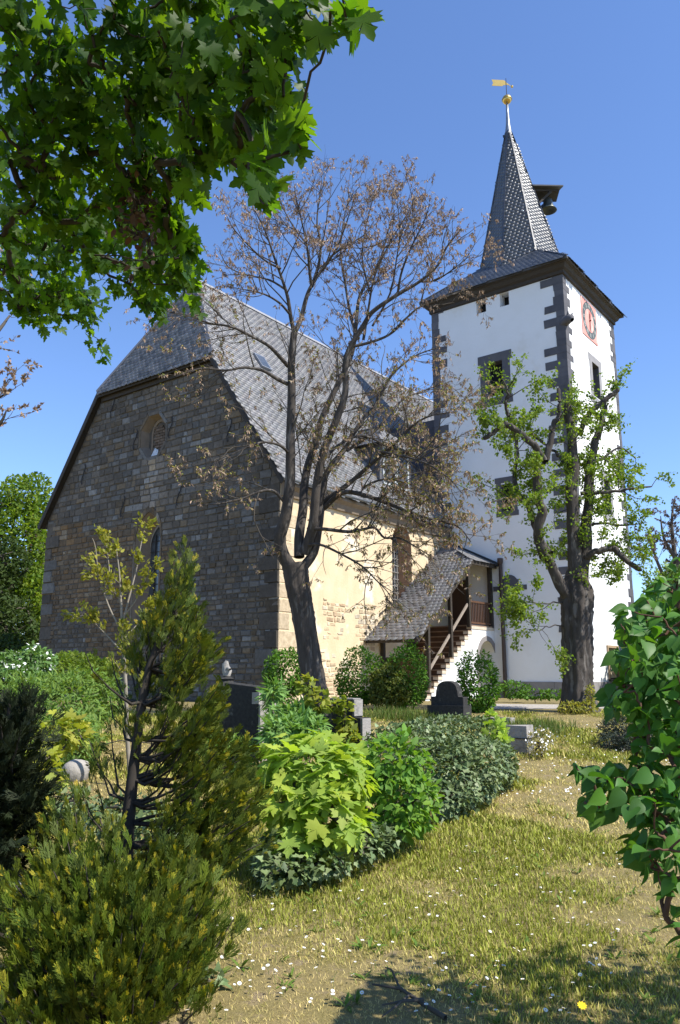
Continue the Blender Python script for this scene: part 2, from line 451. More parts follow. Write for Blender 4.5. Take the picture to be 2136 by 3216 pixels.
def block(x0, x1, z0, z1, P, r, proud, gap=.011, jit=.016, bev=.025):
    J = lambda: r.uniform(-jit, jit)
    q = [(x0 + gap + J(), z0 + gap + J()), (x1 - gap + J(), z0 + gap + J()), (x1 - gap + J(), z1 - gap + J()), (x0 + gap + J(), z1 - gap + J())]
    cx, cz = (x0 + x1) / 2, (z0 + z1) / 2
    kx = max(.55, 1 - 2 * bev / (x1 - x0)); kz = max(.5, 1 - 2 * bev / (z1 - z0))
    d = proud * r.uniform(.5, 1.5)
    V = [P(x, zz, -.01) for x, zz in q] + [P(cx + (x - cx) * kx, cz + (zz - cz) * kz, d + r.uniform(-.006, .006)) for x, zz in q]
    return V, [(4, 5, 6, 7), (0, 1, 5, 4), (1, 2, 6, 5), (2, 3, 7, 6), (3, 0, 4, 7)]
def gable_tint(x, zc, r):
    b_ = 1.0
    k = math.exp(-((x + 6.7) / .55) ** 2) * (1 if 7.9 < zc < 9.9 else 0)      # pale wash below the oculus
    n1 = float(vnoise(np.array([x, 0, zc]), .55)); n2 = float(vnoise(np.array([x, 5, zc]), .35))
    c = stone_col(r, .85 + .4 * n1)
    if zc < 7.4 and n2 > .55 or (x < -11 and zc > 4.5 and zc < 8 and n2 > .4): c = c * np.array([1.2, .98, .72])
    c = c * (1 + 1.1 * k)
    return c
vis = [s for s in stones]
score = [(s[1] - s[0]) * (s[3] - s[2]) * (1.6 if s[2] > 6.8 and not (s[1] > -3 and s[2] < 9) else .6) for s in stones]
order = np.argsort(score)[::-1]
rest = MB()
for k, i in enumerate(order):
    s = stones[i]; V, F = block(*s, PG, sr, .028); c = gable_tint((s[0] + s[1]) / 2, (s[2] + s[3]) / 2, sr)
    if k < 300: MB().add(V, F, c).build('stone', m_stone, gable)
    else: rest.add(V, F, c)
rest.build('stone_courses', m_stone, gable, kind='stuff')
# big corner stones at both ends of the gable, cream on the sunlit side wall
z = GZ + .1; k = 0
while z < 7.55:
    h = sr.uniform(.36, .62); lg = (.95 if k % 2 else .6) * sr.uniform(.85, 1.1); ls = (.55 if k % 2 else 1.0) * sr.uniform(.85, 1.1); k += 1
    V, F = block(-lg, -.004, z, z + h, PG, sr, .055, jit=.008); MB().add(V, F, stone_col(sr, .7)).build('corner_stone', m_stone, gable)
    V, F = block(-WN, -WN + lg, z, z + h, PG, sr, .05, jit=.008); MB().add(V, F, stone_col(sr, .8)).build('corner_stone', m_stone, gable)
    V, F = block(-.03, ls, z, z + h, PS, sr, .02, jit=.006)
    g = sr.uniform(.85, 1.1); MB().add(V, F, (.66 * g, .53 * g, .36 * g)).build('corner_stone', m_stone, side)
    z += h
# patch of bare rubble low on the side wall, and beside the side window
rub = []
for (t0, t1, z0, z1, dens) in ((1.6, 5.3, .6, 4.2, 1), (8.1, 10.6, 4.6, 7.5, .8)):
    z = z0
    while z < z1:
        h = sr.uniform(.11, .2); t = t0 + sr.uniform(0, .2)
        while t < t1:
            w = sr.uniform(.14, .38)
            nz = float(vnoise(np.array([t, 3, z]), .8)); lim = (4.2 - 1.15 * max(0, 3.3 - t)) if t0 < 5 else 9
            if nz * dens + sr.uniform(-.12, .12) > (.42 if z < lim else .64): rub.append((t, t + w, z, z + h))
            t += w
        z += h
rr = MB(); ra = sorted(rub, key=lambda s: -(s[1] - s[0]) * (s[3] - s[2]))
for k, s in enumerate(ra):
    V, F = block(*s, PS, sr, .016, gap=.012, jit=.03); g = sr.uniform(.7, 1.1); tt = sr.rand()
    c = (.66 * g, .52 * g, .34 * g) if tt < .6 else ((.58 * g, .42 * g, .27 * g) if tt < .8 else (.72 * g, .62 * g, .47 * g))
    if k < 110: MB().add(V, F, c).build('rubble_stone', m_stone, side)
    else: rr.add(V, F, c)
rr.build('rubble', m_stone, side, kind='stuff')
# iron wall anchors
for px, py in [(353, 1280), (425, 1380), (536, 1342), (720, 1350), (562, 1552), (385, 1590), (262, 1490), (628, 1218)]:
    c = onT(px, py, -.07); P = []
    for k in range(9):
        q = (k - 4) / 4.0; P.append((c[0] + .10 * math.sin(q * 2.6) * (1 if abs(q) < .7 else 1.25), -.075, c[2] + q * .42))
    MB().tube(P, [.022] * 9, 5).build('wall_anchor', m_iron, gable)

# roof shell
def roof_at(a): return EV_Z + (EV_A - abs(a - RC) + abs(RC) - 0) * 0 + RIDGE_Z - abs(a - RC) * SLOPE
rb = MB(); th = .14
HA = RC - (hip_a - RC)                            # left start of the hip
right = [(EV_A, FT, EV_Z), (EV_A, NLEN + .2, EV_Z), (RC, NLEN + .2, RIDGE_Z), (RC, HIP_T, RIDGE_Z), (hip_a, FT, HIP_Z)]
left = [(2 * RC - x, t, z) for x, t, z in right][::-1]
hip = [(HA, FT, HIP_Z), (hip_a, FT, HIP_Z), (RC, HIP_T, RIDGE_Z)]
rb.prism(right, (0, 0, -th)); rb.prism(left, (0, 0, -th)); rb.prism(hip, (0, 0, -th))
m_roofbase = mat('slate_underlay', (0.06, 0.06, 0.065), (0.09, 0.09, 0.095), 3, rough=.6, col=True)
roof = rb.build('roof', m_roofbase, nave)
# dormer footprint is left free of slates
DA = -0.55; dz0 = EV_Z + (EV_A - DA) * SLOPE - .1
d_l = onA(1192, 1388, DA); d_r = onA(1288, 1426, DA); dz1 = d_l[2]; dt0, dt1 = d_l[1], d_r[1]
f1 = slate_field(right, .26, .19, math.radians(-13), 21, tone=(.82, 1.2))
f2 = slate_field(hip, .25, .18, 0.0, 22, tone=(.55, 1.35))
DB = EV_A - (dz1 + .0 - EV_Z) / SLOPE              # where the dormer eave meets the main roof
k1 = ~((f1[0][:, 1] > dt0 + .05) & (f1[0][:, 1] < dt1 - .05) & (f1[0][:, 2] > dz0 + .3) & (f1[0][:, 2] < dz1 - .1))
f1 = tuple(q[k1] for q in f1)
put_slates([f1, f2], 1.38, roof, 300, np.zeros(3), eye_l)
b = MB()
for p, q in (((hip_a, FT, HIP_Z), (RC, HIP_T, RIDGE_Z)), ((HA, FT, HIP_Z), (RC, HIP_T, RIDGE_Z))):
    b.beam(np.array(p) + (0, 0, .03), np.array(q) + (0, 0, .03), .18, .05, (0, -1, .4), (.95, .95, 1))
b.build('hip_cap', m_slate, roof)
MB().add([(RC - .16, HIP_T, RIDGE_Z - .13), (RC, HIP_T, RIDGE_Z + .07), (RC + .16, HIP_T, RIDGE_Z - .13), (RC - .16, NLEN + .2, RIDGE_Z - .13), (RC, NLEN + .2, RIDGE_Z + .07), (RC + .16, NLEN + .2, RIDGE_Z - .13)],
         [(0, 1, 4, 3), (1, 2, 5, 4), (0, 2, 1)], (1.9, 1.9, 1.9)).build('ridge_cap', m_slate, roof)
# verge boards, eaves board, gutter
vb = MB()
for sgn in (1, -1):
    X = lambda a: a if sgn > 0 else 2 * RC - a
    p = np.array((X(EV_A), FT + .02, EV_Z - .17)); q = np.array((X(hip_a), FT + .02, HIP_Z - .17))
    MB().beam(p, q, .04, .20, (0, 0, 1)).build('verge_board', m_wood, roof)
    p2 = p + (0, .16, 0.02); q2 = q + (0, .16, 0.02)
    MB().beam(p2, q2, .26, .04, (0, 0, 1)).build('soffit_board', m_wood, roof)
MB().beam((HA, FT + .03, HIP_Z - .16), (hip_a, FT + .03, HIP_Z - .16), .05, .18).build('eaves_board', m_wood, roof)
MB().beam((HA + .1, -.04, HIP_Z - .3), (hip_a - .1, -.04, HIP_Z - .3), .14, .22).build('hip_beam', m_wood, roof)
b = MB()
b.prism([(.0, 0, EV_Z - .55), (.10, 0, EV_Z - .55), (.16, 0, EV_Z - .34), (.30, 0, EV_Z - .22), (.30, 0, EV_Z - .1), (0, 0, EV_Z - .1)], (0, 11.0, 0)); b.build('cornice', m_reveal, nave)
b = MB()
arc = [(EV_A + .07 + .07 * math.cos(math.pi + k * math.pi / 6), EV_Z - .02 + .07 * math.sin(math.pi + k * math.pi / 6)) for k in range(7)]
b.strip([(x, -.2, z) for x, z in arc], [(x, 10.95, z) for x, z in arc]); b.build('gutter', m_lead, nave)
# roof light
sl_a = -3.9; sl = np.array([sl_a, 3.05, EV_Z + (EV_A - sl_a) * SLOPE]); e1 = np.array([0, 1, 0]); e2 = norm(np.array([-1, 0, SLOPE])); nn = norm(np.array([SLOPE, 0, 1]))
b = MB(); q = [sl + e1 * x * .3 + e2 * y * .42 + nn * .03 for x, y in ((-1, -1), (1, -1), (1, 1), (-1, 1))]
b.prism(q, nn * .09); lt = b.build('roof_light', m_lead, roof)
MB().poly([sl + e1 * x * .24 + e2 * y * .35 + nn * .125 for x, y in ((-1, -1), (1, -1), (1, 1), (-1, 1))]).build('pane', m_glass, lt)
# dormer
dorm = MB()
zt = dz1; back = EV_A - (zt - EV_Z) / SLOPE - .3
dorm.add([(DA, dt0, dz0), (DA, dt1, dz0), (DA, dt1, zt), (DA, dt0, zt), (back, dt0, zt), (back, dt1, zt)], [(0, 1, 2, 3), (0, 3, 4), (1, 5, 2)], (.7, .7, .75))
dormer = dorm.build('dormer', m_slate, roof)
rz = zt + 1.05; hb = EV_A - (rz - EV_Z) / SLOPE - .2; tm = (dt0 + dt1) / 2; fa = DA + .3
e = [(fa, dt0 - .3, zt - .05), (fa, dt1 + .3, zt - .05), (fa - 1.0, tm, rz)]
bl = (EV_A - (zt - .05 - EV_Z) / SLOPE - .1, dt0 - .3, zt - .05); br = (bl[0], dt1 + .3, zt - .05)
dr = MB(); dr.prism(e, (0, 0, -.08)); dr.prism([bl, e[0], e[2], (hb, tm, rz)], (0, 0, -.08)); dr.prism([e[1], br, (hb, tm, rz), e[2]], (0, 0, -.08))
droof = dr.build('dormer_roof', m_roofbase, roof)
fs = [slate_field(e, .22, .17, 0, 31, tone=(.9, 1.5)), slate_field([bl, e[0], e[2], (hb, tm, rz)], .22, .17, 0, 32), slate_field([e[1], br, (hb, tm, rz), e[2]], .22, .17, 0, 33)]
O, X, Z, S, c = [np.concatenate(q) for q in zip(*fs)]; T = SLATE.copy()
V, F, C = inst(T, np.array(SLATE_F), O, X, Z, S, c); mk('slate_courses', V, F, m_slate, droof, C, kind='stuff')
m_frame = mat('pale_paint', (0.50, 0.52, 0.52), (0.38, 0.40, 0.41), 6, rough=.6)
dw = (dt1 - dt0)
for k in range(2):
    t0 = dt0 + .22 + k * (dw - .36) / 2; t1 = t0 + (dw - .36) / 2 - .12; za, zb = dz0 + .15, zt - .14
    b = MB()
    for p, q in (((t0, za), (t0, zb)), ((t1, za), (t1, zb))): b.beam((DA + .03, *p), (DA + .03, *q), .09, .05, (1, 0, 0))
    b.beam((DA + .032, t0, za), (DA + .032, t1, za), .05, .08); b.beam((DA + .032, t0, zb), (DA + .032, t1, zb), .05, .08)
    w = b.build('dormer_window', m_frame, dormer)
    for r_ in range(4):
        for c_ in range(2):
            ya = t0 + .05 + c_ * (t1 - t0 - .1) / 2 + .015; yb = ya + (t1 - t0 - .1) / 2 - .03; z_a = za + .05 + r_ * (zb - za - .1) / 4 + .015; z_b = z_a + (zb - za - .1) / 4 - .03
            MB().poly([(DA + .012, ya, z_a), (DA + .012, yb, z_a), (DA + .012, yb, z_b), (DA + .012, ya, z_b)]).build('pane', m_glass, dormer)
# slate-hung infill between nave roof and tower
cb = MB(); ca = -0.44; ct = 11.25; cz = 13.2; cl = EV_A - (cz - EV_Z) / SLOPE
cb.add([(ca, ct, EV_Z - .3), (ca, ct, cz), (cl, ct, cz), (EV_A - .8, ct, EV_Z - .3), (ca, 16, cz + .3), (cl - .2, 16, cz + .3)], [(0, 1, 2, 3), (1, 4, 5, 2)], (.9, .9, 1))
inf = cb.build('slate_hung_wall', m_roofbase, roof)
f3 = slate_field([(EV_A, ct, EV_Z - .2), (ca, ct, EV_Z - .2), (ca, ct, cz), (cl, ct, cz)], .2, .15, 0, 34, tone=(.5, .8))
V, F, C = inst(SLATE, np.array(SLATE_F), f3[0], f3[1], f3[2], f3[3], f3[4]); mk('slate_courses', V, F, m_slate, inf, C, kind='stuff')

# ------------------------------------------------------------------ the tower
TL, TR, TF, TB = -0.44, 5.96, 11.0, 17.35      # left, right, front (gable side), back in church coordinates
TC = np.array([(TL + TR) / 2, (TF + TB) / 2, 0.0])
tower = thing('church_tower', 'white plastered square church tower with dark quoins, clock and slate spire', 'tower', cw(*TC), -ANG)
PT = lambda s, z, d: (s, TF - d, z)             # shaded front face
PR = lambda s, z, d: (TR + d, s, z)             # sunlit right face
TOPZ = 18.55
def rect(s0, s1, z0, z1): return [(s0, z0), (s1, z0), (s1, z1), (s0, z1)]
def pxT(px, py): q = onT(px, py, TF); return q[0], q[2]
def pxR(px, py): q = onA(px, py, TR); return q[1], q[2]
h1 = rect(*(lambda c: (c[0] - .24, c[0] + .24, c[1] - .33, c[1] + .33))(pxT(1511, 962)))
h2 = rect(*(lambda c: (c[0] - .22, c[0] + .22, c[1] - .33, c[1] + .33))(pxT(1584, 940)))
c3 = pxT(1556, 1195); h3 = rect(c3[0] - .36, c3[0] + .36, c3[1] - .75, c3[1] + .85)
c4 = pxT(1592, 1560); h4 = rect(c4[0] - .25, c4[0] + .25, c4[1] - .6, c4[1] + .6)
c5 = pxT(1601, 1876); h5 = rect(c5[0] - .11, c5[0] + .11, c5[1] - .42, c5[1] + .42)
wr = pxR(1872, 1195); h6 = rect(wr[0] - .42, wr[0] + .42, wr[1] - .85, wr[1] + .75)
wr2 = pxR(1908, 1560); h7 = rect(wr2[0] - .38, wr2[0] + .38, wr2[1] - .75, wr2[1] + .75)
bd = pxR(1903, 2030); h8 = rect(bd[0] + .1, bd[0] + 1.35, 1.45, bd[1])
tw = MB()
wall_skin(GZ, TOPZ, .08, lambda z: (TL, TR), [h1, h2, h3, h4, h5], PT, tw)
wall_skin(GZ, TOPZ, .08, lambda z: (TF, TB), [h6, h7, h8], PR, tw)
tw.poly([(TL, TB, GZ), (TL, TF, GZ), (TL, TF, TOPZ), (TL, TB, TOPZ)]); tw.poly([(TR, TB, GZ), (TL, TB, GZ), (TL, TB, TOPZ), (TR, TB, TOPZ)])
shaft = tw.build('shaft', m_white, tower, off=TC)
tr = np.random.RandomState(3)
# plinth of large grey blocks
def plinth_row(s0, s1, P, name):
    s = s0
    while s < s1 - .05:
        w = min(tr.uniform(.9, 1.6), s1 - s)
        if s1 - s - w < .4: w = s1 - s
        for z0, z1, pr in ((GZ, .98, .09), (.985, 1.36, .075)):
            V = [P(x, z, dd) for dd in (-.02, pr) for x, z in ((s + .006, z0), (s + w - .006, z0), (s + w - .006, z1 - .008 + tr.uniform(-.012, .012)), (s + .006, z1 - .008 + tr.uniform(-.012, .012)))]
            MB().add(V, [(0, 3, 2, 1), (4, 5, 6, 7), (0, 1, 5, 4), (1, 2, 6, 5), (2, 3, 7, 6), (3, 0, 4, 7)]).build('plinth_block', m_greyplinth, shaft, off=TC)
        s += w
plinth_row(2.2, TR + .085, PT, 'p'); plinth_row(TF + .0, TB, PR, 'p')
# toothed corner quoins
def quoins(corner, z0):
    z = z0; k = 0
    while z < TOPZ - .05:
        h = tr.uniform(.24, .40); h = min(h, TOPZ - z)
        lg = k % 2 == 0; k += 1
        la = (tr.uniform(.72, 1.0) if lg and tr.rand() < .85 else tr.uniform(.34, .46)); lb = (tr.uniform(.3, .42) if lg else tr.uniform(.5, .75))
        p = .016 + tr.uniform(0, .016); g = tr.uniform(.8, 1.15)
        if corner == 'near': x0, x1, y0, y1 = TR - la, TR + p, TF - p, TF + lb
        elif corner == 'left': x0, x1, y0, y1 = TL - p, TL + la * .8, TF - p, TF + lb
        else: x0, x1, y0, y1 = TR - lb, TR + p, TB - la * .75, TB + p
        j = lambda: tr.uniform(-.02, .02)
        mbq = MB(); mbq.box(x0, x1, y0, y1, z + .002, z + h - .002, (g, g, g * 1.02))
        mbq.v = [(x + (j() if (abs(x - x0) < 1e-6 and corner == 'near') or (abs(x - x1) < 1e-6 and corner == 'left') else 0), y, q) for x, y, q in mbq.v]
        mbq.build('quoin', m_quoin, shaft, off=TC); z += h
quoins('near', 1.37); quoins('left', 7.5); quoins('far', 1.37)
# openings with painted dark surrounds
def hole(name, q, depth, P, surround, back=m_dark, col=m_quoin):
    o = MB().strip([P(x, z, 0) for x, z in q], [P(x, z, -depth) for x, z in q], closed=True).build(name, m_white if not surround else m_quoin, shaft, off=TC)
    MB().poly([P(x, z, -depth) for x, z in q]).build('dark_opening', back, o, off=TC)
    if surround:
        x0, x1, z0, z1 = q[0][0], q[1][0], q[0][1], q[2][1]; w = surround
        for (a, b_, c, d) in ((x0 - w, x0, z0 - .02, z1 + .02), (x1, x1 + w, z0 - .02, z1 + .02), (x0 - w * 1.25, x1 + w * 1.25, z1 + .02, z1 + .02 + w * 1.1), (x0 - w * 1.2, x1 + w * 1.2, z0 - .02 - w, z0 - .02)):
            V = [P(x, z, dd) for dd in (-.02, .022) for x, z in ((a, c), (b_, c), (b_, d), (a, d))]
            MB().add(V, [(0, 3, 2, 1), (4, 5, 6, 7), (0, 1, 5, 4), (1, 2, 6, 5), (2, 3, 7, 6), (3, 0, 4, 7)]).build('surround', col, o, off=TC)
    return o
hole('vent_hole', h1, .5, PT, 0); hole('vent_hole', h2, .5, PT, 0)
hole('belfry_window', h3, .35, PT, .36)
hole('shaft_window', h4, .3, PT, .22)
hs = hole('slit_window', h5, .25, PT, .26)
x0, x1, z0, z1 = h5[0][0], h5[1][0], h5[0][1], h5[2][1]; cxm = (x0 + x1) / 2
arcp = [(cxm + .42 * math.cos(a), z1 + .1 + .42 * math.sin(a)) for a in np.linspace(0, math.pi, 11)]
MB().prism([PT(x, z, -.02) for x, z in arcp], (0, -.046, 0)).build('arched_surround', m_quoin, hs, off=TC)
MB().prism([PT(x, z, -.02) for x, z in rect(cxm - .72, cxm + .78, z1 - .14, z1 + .06)], (0, -.049, 0)).build('cross_stone', m_quoin, hs, off=TC)
m_greysur = mat('grey_surround', (0.30, 0.29, 0.29), (0.24, 0.23, 0.235), 4, bump=.3, bscale=15, col=True)
for q in (h6, h7):
    o = hole('belfry_window', q, .4, PR, .3, col=m_greysur)
    for z in np.arange(q[0][1] + .1, q[2][1], .17): MB().beam(PR(q[0][0], z, -.3), PR(q[1][0], z, -.3), .12, .03, (.7, 0, .7)).build('louvre', m_wood, o, off=TC)
m_beige = mat('beige_boards', (0.62, 0.52, 0.38), (0.54, 0.45, 0.32), 5, stretch=(1, 6, 1))
sh = MB().strip([PR(x, z, 0) for x, z in h8], [PR(x, z, -.2) for x, z in h8], closed=True).build('shuttered_window', m_greysur, shaft, off=TC)
nb = 6
for k in range(nb):
    a = h8[0][0] + .06 + k * (h8[1][0] - h8[0][0] - .12) / nb; b_ = a + (h8[1][0] - h8[0][0] - .12) / nb - .012
    MB().box(TR - .12, TR - .08, a, b_, h8[0][1] + .05, h8[2][1] - .05).build('board', m_beige, sh, off=TC)
b = MB()
for (p, q) in (((h8[0][0], h8[0][1]), (h8[0][0], h8[2][1])), ((h8[1][0], h8[0][1]), (h8[1][0], h8[2][1]))): b.beam(PR(*p, .01), PR(*q, .01), .1, .1, (1, 0, 0))
b.beam(PR(h8[0][0] - .05, h8[2][1], .012), PR(h8[1][0] + .05, h8[2][1], .012), .1, .1)
b.build('shutter_frame', mat('tan_frame', (.42, .30, .19), (.36, .26, .16), 6), sh, off=TC)
MB().box(TR - .05, TR + .1, h8[0][0] - .08, h8[1][0] + .08, h8[0][1] - .08, h8[0][1] + .0).build('sill', m_iron, sh, off=TC)
# weathered head on the corner
gx = pxT(1783, 1008); zc = gx[1]
hd = MB(); hd.tube([(TR - .15, TF + .15, zc), (TR + .18, TF - .10, zc + .03), (TR + .34, TF - .2, zc - .02), (TR + .42, TF - .25, zc - .12)], [.2, .2, .17, .08], 8)
hd.tube([(TR + .2, TF - .2, zc + .12), (TR + .27, TF - .28, zc + .3)], [.07, .02], 5); hd.tube([(TR + .3, TF - .1, zc + .12), (TR + .36, TF - .02, zc + .28)], [.07, .02], 5)
hd.build('carved_head', m_quoin, shaft, smooth=True, off=TC)
# clock
cb_ = [pxR(1820, 930), pxR(1833, 1045), pxR(1878, 1085), pxR(1865, 967)]
kc = (np.mean([q[0] for q in cb_]), np.mean([q[1] for q in cb_]) - .02); kw, kh = .93, .9
m_pink = mat('faded_red_paint', (0.62, 0.26, 0.22), (0.70, 0.36, 0.31), 2.0, c3=(.72, .48, .42), s3=1.5)
m_dial = mat('dial_grey', (0.075, 0.095, 0.10), (0.11, 0.125, 0.13), 5)
m_num = mat('numeral_paint', (0.55, 0.56, 0.52), (0.45, 0.46, 0.44), 8)
face = MB().prism([PR(kc[0] + x, kc[1] + z, -.01) for x, z in rect(-kw, kw, -kh, kh)], (.04, 0, 0)).build('clock', m_pink, tower, off=TC)
ring = [(math.cos(a), math.sin(a)) for a in np.linspace(0, 2 * math.pi, 49)]
MB().strip([PR(kc[0] + .86 * x, kc[1] + .86 * y, .034) for x, y in ring], [PR(kc[0] + .55 * x, kc[1] + .55 * y, .034) for x, y in ring]).build('dial_ring', m_dial, face, off=TC)
NUM = ['XII', 'I', 'II', 'III', 'IIII', 'V', 'VI', 'VII', 'VIII', 'IX', 'X', 'XI']
for k, s in enumerate(NUM):
    th_ = -2 * math.pi * k / 12; wid = {'I': .055, 'V': .11, 'X': .11}; tot = sum(wid[c] for c in s); x = -tot / 2; b = MB()
    def pt(u, v):      # u across, v radial; clock reads clockwise seen from outside (t runs to the right)
        r = .705 + v; ca, sa = math.cos(th_), math.sin(th_)
        return PR(kc[0] + (u * ca - r * sa), kc[1] + (u * sa + r * ca), .041)
    def bar(u0, v0, u1, v1, w): b.poly([pt(u0 - w, v0), pt(u0 + w, v0), pt(u1 + w, v1), pt(u1 - w, v1)])
    for c in s:
        w = wid[c]; m_ = x + w / 2
        if c == 'I': bar(m_, -.1, m_, .1, .013)
        if c == 'V': bar(m_ - .035, .1, m_, -.1, .013); bar(m_ + .035, .1, m_ + .004, -.1, .009)
        if c == 'X': bar(m_ - .035, .1, m_ + .035, -.1, .013); bar(m_ + .035, .1, m_ - .035, -.1, .009)
        x += w
    b.build('numeral', m_num, face, off=TC)
m_hand = mat('clock_hand_red', (0.22, 0.05, 0.04), rough=.5)
for ang, ln, w in ((math.radians(-182), .62, .03), (math.radians(-4), .5, .04)):
    ca, sa = math.cos(ang), math.sin(ang); f_ = lambda u, v: PR(kc[0] + u * ca - v * sa, kc[1] + u * sa + v * ca, .06)
    MB().prism([f_(-w * .6, -.12), f_(w * .6, -.12), f_(w, ln * .6), (f_(0, ln)), f_(-w, ln * .6)], (.012, 0, 0)).build('clock_hand', m_hand, face, off=TC)
MB().tube([PR(kc[0], kc[1], .03), PR(kc[0], kc[1], .1)], [.045, .03], 8).build('hand_boss', m_hand, face, off=TC)
# cornice
def square_ring(h, z): return [(TC[0] + sx * ((TR - TL) / 2 + h), TC[1] + sy * ((TB - TF) / 2 + h), z) for sx, sy in ((-1, -1), (1, -1), (1, 1), (-1, 1))]
cn = MB(); prof = [(.0, TOPZ - .25), (.10, TOPZ - .22), (.10, TOPZ - .08), (.2, TOPZ + .0), (.27, TOPZ + .14), (.36, TOPZ + .18), (.36, TOPZ + .27)]
for (h0, z0), (h1_, z1) in zip(prof[:-1], prof[1:]): cn.strip(square_ring(h0, z0), square_ring(h1_, z1), closed=True)
cn.build('cornice', m_wood, tower, off=TC)
# skirt roof and octagonal spire
EZ = TOPZ + .3; HW = (TR - TL) / 2 + .42
R0, SK = 2.2, .92                               # spire radius at the skirt, steepness of the skirt
APZ, RT_ = 28.45, .16
lean = np.array([-.30 * math.cos(ANG), -.30 * math.sin(ANG), 0]) * 1.0     # the spire leans a little
lean = np.array([NN[0] * -.30, UU[0] * -.30, 0])
octv = [np.array([math.cos(math.radians(45 * k)), math.sin(math.radians(45 * k)), 0]) for k in range(8)]
def skirt_z(dx, dy): return EZ + (HW - max(abs(dx), abs(dy))) * SK
def spire_pt(k, z):
    f_ = (z - (EZ + 1.2)) / (APZ - EZ - 1.2); return TC + lean * max(0, f_) + octv[k] * (R0 + (RT_ - R0) * f_) + np.array([0, 0, z])
base = []
for k in range(8):
    z = EZ + 1.2
    for _ in range(12):
        p = spire_pt(k, z) - TC; z = skirt_z(p[0], p[1])
    base.append(spire_pt(k, z - .03))
top = [spire_pt(k, APZ) for k in range(8)]
MBs = MB(); MBs.strip(base, top, closed=True); spire = MBs.build('spire', m_roofbase, tower, off=TC)
er = [TC + np.array([sx * HW, sy * HW, EZ]) for sx, sy in ((-1, -1), (1, -1), (1, 1), (-1, 1))]
it = 1.2; ir = [TC + np.array([sx * it, sy * it, EZ + (HW - it) * SK]) for sx, sy in ((-1, -1), (1, -1), (1, 1), (-1, 1))]
sk = MB(); sk.strip(er, ir, closed=True); sk.strip([p - np.array([0, 0, .09]) for p in er], er, closed=True)
sk.poly([p - np.array([0, 0, .09]) for p in er][::-1]); skirt = sk.build('skirt_roof', m_roofbase, tower, off=TC)
fsp = []
for k in (3, 4, 5, 6, 7, 0):
    fsp.append(slate_field([base[k], base[(k + 1) % 8], top[(k + 1) % 8], top[k]], .22, .165, math.radians(-6), 40 + k, tone=(.85, 1.15)))
fsk = []
for k in (0, 1):
    f_ = slate_field([er[k], er[(k + 1) % 4], ir[(k + 1) % 4], ir[k]], .22, .165, math.radians(-5), 50 + k, tone=(.7, 1.2))
    d = f_[0] - TC; keep = np.maximum(np.hypot(d[:, 0], d[:, 1]), 0) > R0 * .92; fsk.append(tuple(q[keep] for q in f_))
m_spire = mat('dark_spire_slate', (0.045, 0.05, 0.06), (0.065, 0.07, 0.08), 3.0, rough=0.36, spec=0.65, bump=0.15, bscale=40, col=True)
put_slates(fsp, 1.34, spire, 180, TC, eye_l, m_spire); put_slates(fsk, 1.34, skirt, 120, TC, eye_l, m_spire)
b = MB()
for k in range(8): b.beam(base[k] + octv[k] * .02, top[k] + octv[k] * .02, .07, .03, octv[k], (.9, .9, .95))
b.build('arris_strip', m_spire, spire, off=TC)
b = MB()
for k in range(4):
    p = er[k]; q = ir[k]; b.beam(p + (0, 0, .03), p + (q - p) * .62 + (0, 0, .03), .14, .03, (0, 0, 1), (.9, .9, .95))
b.build('hip_strip', m_spire, skirt, off=TC)
ax = TC + lean
MB().lathe([(RT_ + .05, APZ - .25), (RT_ + .02, APZ), (.11, APZ + .5), (.075, APZ + 1.1), (.06, APZ + 1.75), (.0, APZ + 1.76)], ax, 12).build('finial_pole', m_lead, tower, smooth=True, off=TC)
sz = APZ + 1.95
bp = [(.24 * math.cos(a) if abs(a) < 1.5 else 0, sz + .24 * math.sin(a)) for a in np.linspace(-math.pi / 2, math.pi / 2, 13)]
ball = MB().lathe(bp, ax, 20).build('gilded_ball', m_gold, tower, smooth=True, off=TC)
MB().lathe([(.245, sz - .02), (.26, sz - .02), (.26, sz + .02), (.245, sz + .02)], ax, 20).build('ball_band', m_gold, ball, off=TC)
MB().tube([ax + (0, 0, sz + .2), ax + (0, 0, sz + 1.25)], [.02, .015], 6).build('vane_rod', m_iron, tower, off=TC)
vd = norm(np.array([-NN[0] * .55, -UU[0] * .55, 0]) + np.array([.25, .3, 0]));
vdir = np.array([-0.62, -0.55, 0.0]); vdir = norm(vdir)
P0 = ax + (0, 0, sz + .78); v = MB(); up = np.array([0, 0, 1.0])
v.prism([P0 - vdir * .3 + up * .0, P0 - vdir * .1 + up * .1, P0 + vdir * .15 + up * .06, P0 + vdir * .2 + up * .0, P0 + vdir * .75 + up * .0, P0 + vdir * .68 + up * .17, P0 + vdir * .75 + up * .36, P0 + vdir * .1 + up * .36, P0 - vdir * .05 + up * .2],
        np.cross(vdir, up) * .015); v.build('weather_vane', m_gold, tower, off=TC)
MB().lathe([(0, -.07), (.05, -.05), (.07, 0), (.05, .05), (0, .07)], P0 - vdir * .3, 8).build('vane_knob', m_gold, tower, off=TC)
